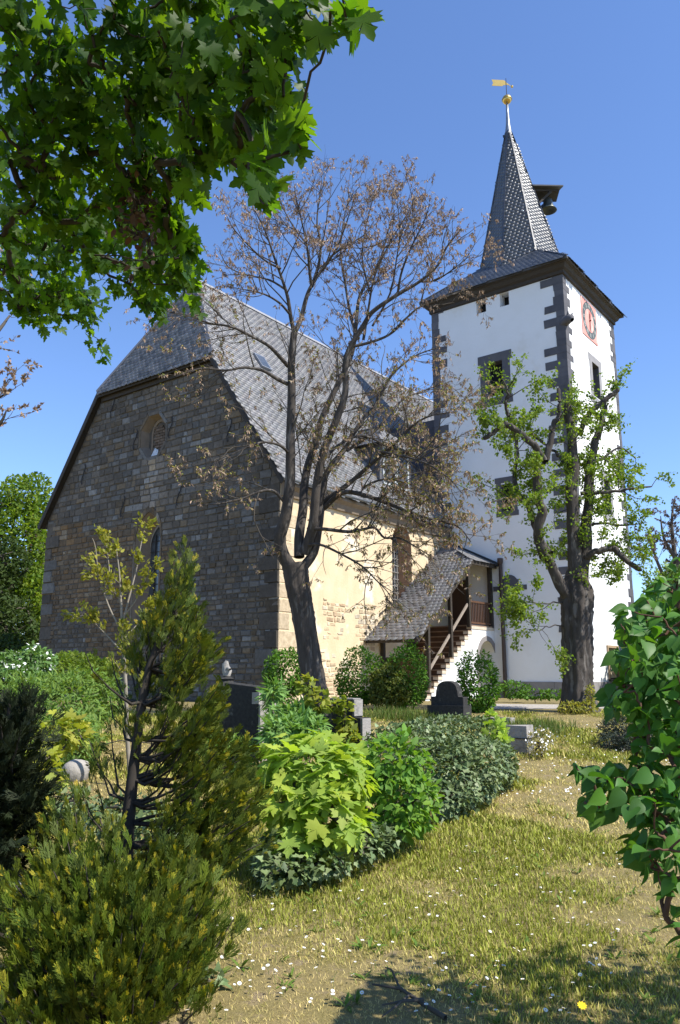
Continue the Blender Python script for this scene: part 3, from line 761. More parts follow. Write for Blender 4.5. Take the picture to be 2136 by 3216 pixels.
# clock bell under a little hood
bell_dir = np.array([NN[0], UU[0], 0]); bell_dir = norm(bell_dir)                # towards world +x in church axes
bx = TC + lean * .45 + bell_dir * 1.62; bz = 23.95; side_ = np.array([-bell_dir[1], bell_dir[0], 0])
b = MB()
a0 = TC + lean * .45 + bell_dir * .9
for s in (-1, 1):
    b.beam(a0 + side_ * .42 * s + (0, 0, bz + 1.0), bx + bell_dir * .45 + side_ * .42 * s + (0, 0, bz + .72 + .28), .08, .1)
    b.beam(a0 + side_ * .42 * s + (0, 0, bz + .15), bx + bell_dir * .1 + side_ * .42 * s + (0, 0, bz + .98), .07, .09)
b.beam(bx + side_ * -.45 + (0, 0, bz + .95), bx + side_ * .45 + (0, 0, bz + .95), .1, .1)
bf = b.build('bell_frame', m_wood, tower, off=TC)
h0, h1_ = a0 - bell_dir * .3, bx + bell_dir * .62
hp = lambda p, s, z: p + side_ * s + np.array([0, 0, z])
MB().prism([hp(h0, -.66, bz + 1.12), hp(h1_, -.66, bz + 1.08), hp(h1_, 0, bz + 1.3), hp(h0, 0, bz + 1.36)], (0, 0, .07)).build('hood_panel', m_roofbase, bf, off=TC)
MB().prism([hp(h0, .66, bz + 1.12), hp(h0, 0, bz + 1.363), hp(h1_, 0, bz + 1.303), hp(h1_, .66, bz + 1.08)], (0, 0, .07)).build('hood_panel', m_roofbase, bf, off=TC)
m_bronze = mat('bronze', (.09, .10, .09), (.14, .15, .13), 6, rough=.4, metal=.6)
MB().lathe([(0, .62), (.12, .6), (.2, .52), (.23, .36), (.26, .16), (.36, .02), (.42, -.08), (.39, -.08), (.3, .05), (.0, .1)], bx + np.array([0, 0, bz + .25]), 18).build('bell', m_bronze, bf, smooth=True, off=TC)
# drainpipe in the corner
dp = onT(1588, 1765, TF - .12); dq = onT(1618, 2180, TF - .12)
pipe_a = 2.62
MB().tube([(pipe_a, TF - .12, 6.3), (pipe_a, TF - .12, .7)], [.085, .085], 8).build('drainpipe', m_pipe, tower, smooth=True, off=TC)
MB().lathe([(.09, 0), (.12, .1), (.12, .25), (.0, .25)], (pipe_a, TF - .14, 6.15), 10).build('hopper', m_pipe, tower, off=TC)

# ------------------------------------------------------------------ stair porch
SA = 2.15                                        # outer wall of the stairs
porch = thing('stair_porch', 'covered outside stair with slate roof, wooden balustrade and whitewashed arched base', 'porch', cw(1.0, 8.0, 0), -ANG)
PO = np.array([1.0, 8.0, 0.0])
PW = lambda s, z, d: (SA + d, s, z)
def pxW(px, py): q = onA(px, py, SA); return q[1], q[2]
LZ = pxW(1480, 1962)[1]; lt0 = pxW(1480, 1962)[0]           # landing height and start
bot = pxW(1352, 2170); NST = 13
z_bot = .72; rise = (LZ - z_bot) / NST; st0 = bot[0] - .35; run = (lt0 - st0) / (NST - 1)
at_ = pxW(1525, 2006); ar_ = pxW(1562, 2085); arch_c = at_[0] + .12
arch = [(arch_c - .72, GZ)] + [(arch_c + .72 * math.cos(a), at_[1] - .80 + .72 * math.sin(a)) for a in np.linspace(math.pi, 0, 15)] + [(arch_c + .72, GZ)]
bw = MB()
def stair_top(t):
    k = np.clip(math.floor((t - st0) / run) + 1, 0, NST); return z_bot + k * rise - .01 if t < lt0 else LZ - .06
t = st0
while t < TF - .001:
    t2 = min(t + run / 5, TF) if t < lt0 else min(t + .05, TF)
    tm_ = (t + t2) / 2; zt_ = stair_top(tm_)
    sp = [a for a in arch]; lo = GZ
    if abs(tm_ - arch_c) < .72: lo = at_[1] - .80 + math.sqrt(.72 ** 2 - (tm_ - arch_c) ** 2)
    bw.poly([PW(t, lo, 0), PW(t2, lo, 0), PW(t2, zt_, 0), PW(t, zt_, 0)]); t = t2
base_w = bw.build('stair_wall', m_white, porch, off=PO)
MB().strip([PW(x, z, 0) for x, z in arch], [PW(x, z, -1.2) for x, z in arch]).build('arch_vault', m_white, base_w, off=PO)
out = [(arch_c + (x - arch_c) * 1.27, at_[1] - .80 + (z - at_[1] + .80) * 1.27) if 0 < i < len(arch) - 1 else (arch_c + (x - arch_c) * 1.27, z) for i, (x, z) in enumerate(arch)]
for i in range(len(arch) - 1):
    MB().prism([PW(*arch[i], -.02), PW(*arch[i + 1], -.02), PW(*out[i + 1], -.02), PW(*out[i], -.02)], (.038, 0, 0), (.95, .9, .85)).build('voussoir', m_greysur, base_w, off=PO)
MB().poly([PW(arch_c - .72, GZ, -1.19), PW(arch_c + .72, GZ, -1.19), PW(arch_c + .72, at_[1], -1.19), PW(arch_c - .72, at_[1], -1.19)]).build('back_door', mat('ochre_plaster', (.55, .43, .25), (.48, .37, .22), 3), base_w, off=PO)
m_tread = mat('worn_tread_wood', (0.30, 0.21, 0.14), (0.22, 0.15, 0.10), 6, rough=.6, bump=.2, bscale=30)
m_riser = mat('riser_wood', (0.10, 0.055, 0.032), (0.075, 0.042, 0.026), 6, rough=.6)
for k in range(NST):
    t0 = st0 + k * run; zt_ = z_bot + (k + 1) * rise; t1 = t0 + run + .02 if k < NST - 1 else TF - .02
    o = MB().box(.1, SA - .01, t0 + .03, t0 + .07, zt_ - rise, zt_ - .045).build('riser', m_riser, porch, off=PO)
    MB().box(.1, SA + .02, t0 - .02, t1, zt_ - .045, zt_).build('tread', m_tread, porch, off=PO)
    MB().box(SA - .20, SA + .025, t0 - .015, min(t1, TF - .05), zt_ - .16, zt_ - .047).build('step_end', mat('cream_stone', (.62, .54, .42), (.52, .45, .35), 5, bump=.4, bscale=20), porch, off=PO)
# roof
A_ = onA(1394, 1699, 0.02); F_ = onA(1151, 2004, .02); B_ = onT(1560, 1768, TF - .02)
VA = SA + .12
C_ = onA(1480, 1756, VA); E_ = onA(1311, 1996, VA)
A_[1] = TF - .05
top_in = np.array([.02, A_[1], A_[2]]); low_in = np.array([.02, F_[1], F_[2]]); low_out = np.array([VA, F_[1] - .05, F_[2] - .02]); mid_out = np.array([VA, C_[1], C_[2]]); top_out = np.array([VA + .1, TF - .04, B_[2] - .05])
pr = MB(); t_ = (0, 0, -.1)
pr.prism([low_in, low_out, top_in], t_); pr.prism([low_out, mid_out, top_in], t_); pr.prism([mid_out, top_out, top_in], t_)
proof = pr.build('porch_roof', m_roofbase, porch, off=PO)
fp = [slate_field([low_in, low_out, top_in], .25, .19, 0, 61, tone=(.7, 1.15)), slate_field([low_out, mid_out, top_in], .25, .19, math.radians(-46), 62, tone=(.7, 1.15)), slate_field([mid_out, top_out, top_in], .25, .19, 0, 63, tone=(.8, 1.2))]
put_slates(fp, 1.32, proof, 300, PO, eye_l)
MB().beam(low_out + (0, 0, -.12), mid_out + (0, 0, -.12), .05, .16).build('verge_board', m_wood, proof, off=PO)
MB().beam(mid_out + (0, 0, -.12), top_out + (0, 0, -.12), .05, .16).build('eaves_board', m_wood, proof, off=PO)
MB().beam(low_in + (0, -.01, -.12), low_out + (0, -.01, -.12), .05, .14).build('eaves_board', m_wood, proof, off=PO)
MB().beam((VA + .25, TF - .12, B_[2] - .1), (.0, TF - .12, A_[2] - .02), .2, .16).build('roof_flashing', mat('dark_flashing', (.03, .033, .036), rough=.5), proof, off=PO)
# timber posts, rails, balustrade
def post(t, z0, z1, a=SA - .06, w=.13): MB().box(a - w / 2, a + w / 2, t - w / 2, t + w / 2, z0, z1).build('post', m_wood, porch, off=PO)
def vz(t):
    q = np.clip((t - low_out[1]) / (mid_out[1] - low_out[1]), 0, 1); return low_out[2] + q * (mid_out[2] - low_out[2]) - .1
pt1 = pxW(1476, 1900)[0] ; pm = pxW(1419, 1950)[0]
post(pt1, LZ - .1, C_[2] - .1); post(TF - .1, LZ - .15, B_[2] - .05, w=.16); post(pm, stair_top(pm) - .1, vz(pm)); post(st0 + .35, .6, vz(st0 + .35))
post(st0 + .35, .6, F_[2] - .05, a=.12)
bal_t1 = TF - .22
MB().box(SA - .1, SA - .02, pt1, bal_t1, LZ + .9, LZ + .98).build('top_rail', m_brownwood, porch, off=PO)
MB().box(SA - .1, SA - .02, pt1, bal_t1, LZ + .06, LZ + .13).build('bottom_rail', m_brownwood, porch, off=PO)
nb = 13
for k in range(nb):
    t = pt1 + .1 + k * (bal_t1 - pt1 - .2) / (nb - 1); MB().box(SA - .08, SA - .045, t - .02, t + .02, LZ + .13, LZ + .9).build('baluster', m_brownwood, porch, off=PO)
MB().beam((SA - .08, pt1, LZ + .85), (SA - .08, st0 + .3, z_bot + .95), .06, .09, col=(1, 1, 1)).build('handrail', mat('weathered_rail', (.33, .28, .23), (.25, .2, .16), 8), porch, off=PO)
MB().box(.1, 1.0, TF - .06, TF - .02, LZ, LZ + 2.05).build('doorway', mat('brown_door', (.10, .055, .03), (.07, .04, .025), 5, stretch=(8, 8, 1)), porch, off=PO)
MB().box(.02, .06, lt0 - 1.4, lt0 - .3, LZ - .9, LZ + 1.3).build('dark_wall_panel', m_dark, porch, off=PO)  # thin near-black panel on the nave wall, no hollow behind it
MB().box(.05, SA - .35, st0 + .6, st0 + .66, z_bot - .2, z_bot + 1.55).build('lower_panel', m_brownwood, porch, off=PO)

# ------------------------------------------------------------------ ground
gx_ = np.concatenate([np.linspace(-400, -40, 14), np.linspace(-36, 36, 97), np.linspace(40, 400, 14)])
gy_ = np.concatenate([np.linspace(-60, -4, 8), np.linspace(-3, 45, 97), np.linspace(50, 900, 20)])
GX, GY = np.meshgrid(gx_, gy_); nx, ny = len(gx_), len(gy_)
V = np.stack([GX.ravel(), GY.ravel(), ground(GX, GY).ravel()], 1)
I = np.arange(nx * ny).reshape(ny, nx); F = np.stack([I[:-1, :-1], I[:-1, 1:], I[1:, 1:], I[1:, :-1]], -1).reshape(-1, 4)
m_lawn = mat('lawn_soil', (0.25, 0.19, 0.085), (0.165, 0.14, 0.045), 2.5, bump=0.9, bscale=35, c3=(0.23, 0.175, 0.10), s3=5.5, t3=.56)
tag(mk('ground', V, F, m_lawn, smooth=True), None, kind='structure')
def sheet(name, pts, lift, m):
    """a strip of quads following the ground; pts = list of (left,right) xy pairs"""
    V = []; F = []
    for (l, r) in pts:
        for k in range(7):
            q = np.array(l) + (np.array(r) - np.array(l)) * k / 6; V.append((q[0], q[1], float(ground(q[0], q[1])) + lift))
    for j in range(len(pts) - 1):
        for k in range(6): F.append((j * 7 + k, j * 7 + k + 1, (j + 1) * 7 + k + 1, (j + 1) * 7 + k))
    return tag(mk(name, V, F, m), None, kind='structure')
m_gravel = mat('gravel', (0.42, 0.38, 0.33), (0.33, 0.30, 0.26), 12, bump=1.0, bscale=60)
sheet('path', [((x, 22.3 + .04 * x), (x + .6, 24.9 + .05 * x)) for x in np.linspace(2.5, 26, 18)], .012, m_gravel)

# ------------------------------------------------------------------ leaves and twigs: templates
def folded(pts, fold=.25, droop=.12, tri=True):
    """leaf from half outline pts [(x,y)...] incl. base (0,0) and tip (1,0); midrib fold"""
    V = []; top = []; bot = []; mid = []
    for x, y in pts:
        z = -droop * x * x
        mid.append(len(V)); V.append((x, 0, z))
        if y > 0:
            top.append(len(V)); V.append((x, y, z + fold * y)); bot.append(len(V)); V.append((x, -y, z + fold * y))
        else: top.append(mid[-1]); bot.append(mid[-1])
    F = []
    for i in range(len(pts) - 1):
        for side, sgn in ((top, 1), (bot, -1)):
            q = [mid[i], mid[i + 1], side[i + 1], side[i]]
            q = [v for k, v in enumerate(q) if v not in q[:k]]
            if sgn < 0: q = q[::-1]
            for k in range(1, len(q) - 1): F.append((q[0], q[k], q[k + 1]))
    return np.array(V), np.array(F)
L_SMALL = (np.array([(0, 0, 0), (.45, .3, .05), (1, 0, -.08), (.45, -.3, .05)]), np.array([(0, 1, 2), (0, 2, 3)]))
L_OVAL = folded([(0, 0), (.22, .2), (.55, .27), (.82, .13), (1, 0)])
L_LANCE = folded([(0, 0), (.3, .10), (.65, .09), (1, 0)], droop=.3)
L_HEART = folded([(.04, 0), (-.02, .13), (.03, .26), (.14, .355), (.3, .385), (.47, .35), (.64, .25), (.8, .13), (.91, .05), (1, 0)], fold=.28, droop=.25)
L_ROUND = folded([(0, 0), (.1, .3), (.4, .42), (.75, .3), (1, 0)], fold=.2, droop=.15)
def star_leaf(pts, fold=.12, droop=.25):
    V = [(0.30, 0, .0)]; 
    for x, y in pts: V.append((x, y, fold * abs(y) - droop * x * x))
    n = len(pts); F = [(0, i + 1, (i + 1) % n + 1) for i in range(n)]
    return np.array(V), np.array(F)
half = [(0.02, 0.03), (-.04, .20), (-.12, .40), (.06, .38), (.10, .44), (.12, .62), (.22, .52), (.36, .58), (.36, .48), (.50, .60), (.52, .40), (.44, .20), (.60, .24), (.66, .30), (.72, .17), (.86, .13), (1.0, 0)]
half = [(0.0, 0.02), (-.07, .17), (-.16, .38), (.03, .33), (.08, .48), (.16, .66), (.24, .50), (.38, .56), (.40, .44), (.55, .54), (.50, .34), (.43, .17), (.60, .20), (.66, .29), (.73, .15), (.86, .13), (1.0, 0)]
L_MAPLE = star_leaf(half + [(x, -y) for x, y in half[-2::-1]])
ih = [(0, 0.02), (-.1, .25), (.05, .33), (.15, .52), (.38, .28), (.6, .26), (1, 0)]
L_IVY = star_leaf(ih + [(x, -y) for x, y in ih[-2::-1]], droop=.1)
def spray_template(n=6, seed=1):
    """fan-shaped plume of thin scaly branchlets"""
    r = np.random.RandomState(seed); V = []; F = []
    def rh(p, q, w):
        p = np.array(p); q = np.array(q); d = q - p; s = np.array([-d[1], d[0], 0]); s = s / np.linalg.norm(s) * w; m = p + d * .6
        k = len(V); V.extend([p, m + s, q, m - s]); F.extend([(k, k + 1, k + 2), (k, k + 2, k + 3)])
    rh((0, 0, 0), (1, 0, -.08), .03)
    for i in range(n):
        x = .05 + .75 * i / n
        for s in (1, -1):
            x_ = x + r.uniform(-.05, .05); ln = (.55 - .35 * x_) * r.uniform(.75, 1.2); a = math.radians(r.uniform(22, 46)); z = r.uniform(-.10, .10)
            e = (x_ + ln * math.cos(a), s * ln * math.sin(a), z - .05); rh((x_, 0, 0), e, .034)
            if i < n - 1:
                m = .5; rh((x_ + m * ln * math.cos(a), s * m * ln * math.sin(a), z * m), (x_ + ln * math.cos(a) * .95 , s * (ln * math.sin(a) * m + ln * .02), z), .026)
    return np.array(V), np.array(F)
L_SPRAY = spray_template(6)
L_POD = (np.array([(0, .03, 0), (0, -.03, 0), (.5, .14, .05), (.5, -.13, .05), (1, .02, -.05), (1, -.02, -.05)]), np.array([(0, 1, 3), (0, 3, 2), (2, 3, 5), (2, 5, 4)]))

def leafmat(name, c1, c2, trans=.35, rough=.6, tc=None, spec=.2): return mat(name, c1, c2, 2.0, rough=rough, spec=spec, col=True, trans=trans, tc=tc)
m_bark = mat('furrowed_bark', (0.085, 0.072, 0.062), (0.045, 0.038, 0.033), 9.0, bump=1.0, bscale=16, rough=.95, stretch=(1, 1, .22), c3=(.15, .135, .12), s3=7, t3=.56)
m_twig = mat('twig_bark', (0.10, 0.085, 0.068), (0.065, 0.055, 0.045), 6.0, rough=.9)
m_twigdark = mat('dark_twig_bark', (0.035, 0.028, 0.022), (0.05, 0.042, 0.034), 6.0, rough=.9)

def put_leaves(parent, tpl, O, X, Z, S, col, material, off, n_parts=0, name='leaf', stuff='foliage'):
    O = np.asarray(O); n = len(O)
    if n == 0: return
    order = np.argsort(np.linalg.norm(O - EYE, axis=1) / S)[:n_parts] if n_parts else np.array([], int)
    msk = np.ones(n, bool); msk[order] = False
    if msk.any():
        V, F, C = inst(tpl[0], tpl[1], O[msk] - off, X[msk], Z[msk], S[msk], col[msk]); mk(stuff, V, F, material, parent, C, kind='stuff', smooth=False)
    for i in order:
        V, F, C = inst(tpl[0], tpl[1], O[i:i+1] - off, X[i:i+1], Z[i:i+1], S[i:i+1], col[i:i+1]); mk(name, V, F, material, parent, C)
def pal(r, n, cols, jit=.18):
    cols = np.array(cols); c = cols[r.randint(0, len(cols), n)]
    return c * r.uniform(1 - jit, 1 + jit, (n, 1)) * r.uniform(.95, 1.05, (n, 3))
def skeleton(root, pts, r, rtip=.004, rmax=.05, wig=.08, exp=.5, seg=5, k=5):
    """joins points to a root as a branching tree -> tube mesh arrays"""
    pts = np.array(pts, float); order = np.argsort(np.linalg.norm(pts - root, axis=1)); pts = pts[order]
    P = [np.array(root, float)]; par = [-1]
    for p in pts:
        Q = np.array(P); d = np.linalg.norm(Q - p, axis=1) + .25 * np.linalg.norm(Q - P[0], axis=1) * 0 + np.maximum(0, Q[:, 2] - p[2]) * .8
        j = int(np.argmin(d)); P.append(p); par.append(j)
    P = np.array(P); n = len(P); size = np.ones(n)
    for i in range(n - 1, 0, -1): size[par[i]] += size[i]
    rad = np.minimum(rtip * size ** exp, rmax)
    A = P[[par[i] for i in range(1, n)]]; B = P[1:]; tt = np.linspace(0, 1, k)[None, :, None]
    L = np.linalg.norm(B - A, axis=1)[:, None, None]
    C = A[:, None] * (1 - tt) + B[:, None] * tt + r.normal(0, 1, (n - 1, k, 3)) * wig * L * (np.sin(tt * math.pi)) * .5
    ra = np.array([min(rad[par[i]], rad[i] * 1.6) for i in range(1, n)]); R = ra[:, None] * (1 - tt[..., 0]) + rad[1:, None] * tt[..., 0]
    return tubes(C, R, seg)
def shell(r, ells, n, thick=.28, lump=.35, lscale=2.2, zfloor=None):
    """points near the surface of a union of lumpy ellipsoids with outward directions"""
    E = np.array(ells, float)                      # cx,cy,cz,rx,ry,rz
    area = (E[:, 3] * E[:, 4] + E[:, 4] * E[:, 5] + E[:, 3] * E[:, 5]); k = r.choice(len(E), n, p=area / area.sum())
    D = rdir(r, n); c = E[k, :3]; R = E[k, 3:]
    base = c + D * R
    rad = 1 - np.abs(r.normal(0, thick, n)) + lump * (vnoise(base * (lscale / np.mean(E[:, 3:])) + 3.7, 1.0) - .5)
    P = c + D * R * np.clip(rad, .12, 1.35)[:, None]
    out = norm(D / R)
    keep = np.ones(n, bool)
    for e in E:
        q = np.sum(((P - e[:3]) / e[3:]) ** 2, 1); keep &= ~(q < .30)
    if zfloor is not None: keep &= P[:, 2] > zfloor(P[:, 0], P[:, 1]) + .02
    gap = vnoise(P * (3.6 / np.mean(E[:, 3:])), 1.0); keep &= gap > .26
    return P[keep], out[keep]
def ell(px, py, Y, rx, ry, rd=None):
    c = at(px, py, Y); s = m_per_px(Y); return (*c, rx * s, (rd if rd else rx * s * .8), ry * s)
def leafy(name, label, cat, ells, tpl, n, size, cols, material, seed, n_parts=0, up=.5, out=.8, hang=0.2, stems=14, thick=.28, lump=.35, group=None, root=None, stem_mat=None, rtip=.005, rmax=.04, lscale=2.2, jit=.18, flowers=None):
    r = np.random.RandomState(seed)
    P, D = shell(r, ells, n, thick, lump, lscale, ground)
    E = np.array(ells)
    if root is None:
        k = np.argmin(E[:, 2] - E[:, 5]); root = np.array([E[:, 0].mean(), E[:, 1].mean(), 0.0]); root[2] = float(ground(root[0], root[1]))
    root = np.array(root, float)
    t = thing(name, label, cat, root, 0, group)
    m = len(P); rd = rdir(r, m)
    X = norm(D * out + rd * .8 + np.array([0, 0, -hang])); Z = norm(np.array([0, 0, 1.0]) * up + D * .5 + rdir(r, m) * .55)
    S = r.uniform(size[0], size[1], m); col = pal(r, m, cols, jit)
    put_leaves(t, tpl, P, X, Z, S, col, material, root, n_parts)
    if stems:
        q = P[r.choice(m, min(stems, m), replace=False)]; cen = E[:, :3]
        V, F = skeleton(root - np.array([0, 0, .05]), np.concatenate([cen, q * .93 + cen[np.argmin(((q[:, None] - cen[None]) ** 2).sum(2), 1)] * .07]), r, rtip, rmax)
        mk('stems', V - root, F, stem_mat or m_twig, t, smooth=True)
    if flowers:
        fn, fs, fm, fsel = flowers; k = [i for i in range(m) if fsel(P[i])]; k = r.choice(k, min(fn, len(k)), replace=False)
        put_leaves(t, L_ROUND, P[k] + D[k] * .04, rdir(r, len(k)), D[k], np.full(len(k), fs), np.ones((len(k), 3)), fm, root, 0, 'flower', 'blossoms')
    return t
# traced limbs -> tubes, with side branches grown on them
def limb_pts(px, Y0, Y1, r, k=4):
    n = len(px); Q = np.array([at(x, y, Y0 + (Y1 - Y0) * i / (n - 1)) for i, (x, y) in enumerate(px)])
    out = []
    for i in range(n - 1):                         # Catmull-Rom
        p0 = Q[max(i - 1, 0)]; p1 = Q[i]; p2 = Q[i + 1]; p3 = Q[min(i + 2, n - 1)]
        for j in range(k):
            t = j / k; out.append(.5 * ((2 * p1) + (-p0 + p2) * t + (2 * p0 - 5 * p1 + 4 * p2 - p3) * t * t + (-p0 + 3 * p1 - 3 * p2 + p3) * t ** 3))
    out.append(Q[-1]); return np.array(out)
def side_branches(r, lines, per_m, ang, lenr, up, k=5, t0=.25, wig=.25, rs=.012, rcap=.03, sag=0.0):
    """lines: list of (P (m,3), R (m,)) -> list of the same, grown on them"""
    out = []
    for P, R in lines:
        seg = np.linalg.norm(np.diff(P, axis=0), axis=1); L = seg.sum(); cum = np.concatenate([[0], np.cumsum(seg)])
        n = r.poisson(max(per_m * L * (1 - t0), .01)) + (1 if L > .15 else 0)
        for _ in range(n):
            s = (t0 + (1 - t0) * r.rand() ** .8) * L; i = min(np.searchsorted(cum, s) - 1, len(P) - 2); i = max(i, 0); f = (s - cum[i]) / max(seg[i], 1e-6)
            p = P[i] * (1 - f) + P[i + 1] * f; rad = R[i] * (1 - f) + R[i + 1] * f
            T = norm(P[i + 1] - P[i]); q = norm(np.cross(T, r.normal(size=3))); a = math.radians(r.uniform(*ang))
            d = norm(T * math.cos(a) + q * math.sin(a) + np.array([0, 0, up * r.uniform(.3, 1.2)]))
            ln = r.uniform(*lenr) * (1.15 - .55 * s / L); pts = [p]
            for j in range(k - 1):
                d = norm(d + r.normal(0, wig, 3) * .5 + np.array([0, 0, up * .12 - sag * j / k])); pts.append(pts[-1] + d * ln / (k - 1))
            r0 = min(rad * .7, rs * ln + .002, rcap); out.append((np.array(pts), np.linspace(r0, r0 * .35, k)))
    return out
def lines_mesh(lines, seg):
    ks = {}
    for P, R in lines: ks.setdefault(len(P), []).append((P, R))
    parts = []
    for k, q in ks.items():
        V, F = tubes(np.array([a for a, _ in q]), np.array([b_ for _, b_ in q]), seg); parts.append((V, F, (1, 1, 1)))
    V, F, _ = merge(parts); return V, F
def leaf_points(r, lines, n, tail=.35):
    k = r.randint(0, len(lines), n); O = np.empty((n, 3)); T = np.empty((n, 3))
    for i, j in enumerate(k):
        P = lines[j][0]; s = (tail + (1 - tail) * r.rand()) * (len(P) - 1); a = min(int(s), len(P) - 2); f = s - a
        O[i] = P[a] * (1 - f) + P[a + 1] * f; T[i] = P[a + 1] - P[a]
    return O, norm(T)

# ------------------------------------------------------------------ the bare locust in front of the nave
r = np.random.RandomState(101)
YL = 17.0
lbase = on_ground(1001, 2262); YL = lbase[1]
trunk_px = [(1003, 2268), (990, 2170), (974, 2070), (953, 1934), (936, 1845), (926, 1771)]
locust = thing('locust_tree', 'tall nearly bare tree with forked trunk, brown pods and sparse young leaves', 'tree', lbase)
tp = limb_pts(trunk_px, YL, YL, r); tp[0, 2] -= .25
n = len(tp); trd = np.interp(np.linspace(0, 1, n), [0, .1, .5, 1], [.36, .29, .25, .31])
def bark_trunk(P, R, seg, r, amp=.1, ridges=7):
    """trunk with furrows: radius modulated round the stem"""
    N = len(P); V, F = tubes(P[None], R[None], seg); V = V.reshape(N, seg, 3); a = np.arange(seg) * 2 * math.pi / seg
    ph = np.cumsum(r.normal(0, .12, N)); m = 1 + amp * (np.sin(ridges * a[None] + ph[:, None] * 3) * .6 + np.sin((ridges * 2 + 1) * a[None] - ph[:, None] * 5 + 1) * .4)
    m *= 1 + .05 * r.normal(size=(N, seg)) * 0.5
    V = P[:, None] + (V - P[:, None]) * m[..., None]; return V.reshape(-1, 3), F
def densify(P, R, k):
    t = np.linspace(0, len(P) - 1, k); i = np.arange(len(P)); return np.stack([np.interp(t, i, P[:, j]) for j in range(3)], 1), np.interp(t, i, R)
Pd, Rd = densify(tp, trd, 60); V, F = bark_trunk(Pd, Rd, 40, r, .085, 8)
mk('trunk', V - lbase, F, m_bark, locust, smooth=True)
LIMBS = [  # (pixels, depth offset at the end, start radius, end radius)
    ([(928, 1800), (890, 1745), (879, 1690), (896, 1627), (906, 1563), (912, 1480), (913, 1362), (916, 1250), (916, 1131), (924, 1045)], -.6, .17, .085),
    ([(924, 1045), (913, 994), (904, 936), (887, 879), (858, 798), (835, 730), (800, 660)], -1.2, .06, .012),
    ([(924, 1045), (944, 1005), (962, 936), (979, 896), (1013, 844), (1048, 798), (1094, 770), (1150, 735)], .4, .07, .012),
    ([(979, 896), (973, 856), (967, 787), (956, 730), (940, 660), (925, 600)], -.5, .045, .01),
    ([(979, 896), (1002, 821), (1007, 758), (996, 701), (1000, 640), (1010, 570)], .8, .045, .01),
    ([(907, 1229), (875, 1212), (830, 1183), (772, 1171), (715, 1177), (634, 1169), (560, 1190)], -1.6, .055, .01),
    ([(910, 1177), (881, 1143), (847, 1108), (789, 1074), (732, 1045), (663, 1031), (600, 1005), (540, 990)], -2.2, .055, .01),
    ([(915, 1000), (880, 960), (830, 930), (770, 915), (700, 900)], -1.6, .035, .008),
    ([(940, 1750), (940, 1680), (952, 1595), (955, 1532), (967, 1461), (988, 1400), (1005, 1330), (1040, 1250), (1085, 1160), (1110, 1090), (1120, 1000), (1130, 930), (1165, 870), (1200, 800), (1215, 740), (1240, 660)], 1.6, .13, .012),
    ([(955, 1740), (975, 1680), (985, 1630), (998, 1502), (1023, 1400), (1060, 1310), (1085, 1230), (1088, 1120), (1145, 1017), (1174, 976), (1249, 925), (1317, 885), (1375, 833), (1404, 775), (1450, 718)], -1.5, .13, .012),
    ([(945, 1790), (985, 1735), (1000, 1660), (1008, 1600), (1016, 1553), (1023, 1492), (1054, 1451), (1090, 1400), (1130, 1330), (1180, 1270), (1230, 1180), (1300, 1120), (1380, 1090)], 1.0, .12, .012),
    ([(1105, 1131), (1174, 1108), (1231, 1074), (1300, 1000), (1380, 960), (1450, 930)], -.8, .04, .008),
    ([(1016, 1570), (1069, 1533), (1115, 1497), (1180, 1440), (1240, 1390), (1300, 1330), (1360, 1300), (1440, 1290)], -2.0, .075, .01),
    ([(967, 1665), (1018, 1665), (1095, 1673), (1141, 1665), (1177, 1660), (1207, 1691), (1253, 1691), (1309, 1721), (1370, 1760)], -1.8, .05, .01),
    ([(952, 1716), (1003, 1711), (1064, 1737), (1136, 1778), (1177, 1818), (1217, 1859), (1240, 1900)], -1.4, .038, .006),
    ([(1018, 1590), (1074, 1543), (1136, 1548), (1207, 1573), (1284, 1604), (1360, 1630), (1437, 1650), (1480, 1700)], -2.4, .07, .012),
    ([(900, 1590), (863, 1550), (817, 1550), (760, 1572), (697, 1584), (630, 1590)], -1.2, .045, .008),
    ([(913, 1440), (880, 1410), (820, 1400), (740, 1430), (660, 1470)], -1.8, .04, .008),
    ([(1000, 1480), (1050, 1420), (1120, 1380), (1180, 1390), (1260, 1440), (1330, 1490)], 1.6, .05, .008),
    ([(1120, 1000), (1100, 930), (1085, 850), (1070, 760), (1080, 660), (1100, 590)], 1.8, .045, .01),
    ([(1249, 925), (1260, 860), (1290, 780), (1330, 700), (1350, 640)], -1.2, .035, .008),
    ([(1145, 1017), (1160, 930), (1180, 830), (1230, 730), (1290, 640)], .2, .04, .008),
    ([(1090, 1400), (1180, 1340), (1260, 1250), (1330, 1220), (1420, 1190)], 2.2, .045, .01),
    ([(1180, 1440), (1250, 1450), (1330, 1470), (1400, 1510), (1450, 1560)], -3.0, .035, .008),
    ([(887, 879), (840, 850), (790, 800), (740, 740), (715, 690)], -1.8, .03, .006),
    ([(904, 936), (850, 900), (780, 880), (720, 850), (690, 790)], -.6, .03, .006),
    ([(967, 787), (920, 720), (880, 640), (865, 580)], .8, .025, .006),
    ([(1013, 844), (1060, 770), (1090, 690), (1120, 600)], -1.2, .03, .006),
    ([(1165, 870), (1140, 780), (1150, 690), (1175, 600)], .6, .03, .006),
    ([(1317, 885), (1370, 880), (1430, 840), (1480, 800)], -2.0, .025, .006),
    ([(1174, 976), (1230, 880), (1250, 780), (1260, 690), (1250, 610)], -1.0, .03, .006),
    ([(1136, 1548), (1200, 1520), (1280, 1530), (1350, 1560), (1420, 1600)], -1.2, .03, .006),
]
lim = []
for px, dY, ra, rb_ in LIMBS:
    j = r.uniform(-.25, .25); start = 0.0
    P = limb_pts(px, YL, YL + dY + j, r)
    lim.append((P, np.linspace(ra, rb_, len(P)) ** 1.0))
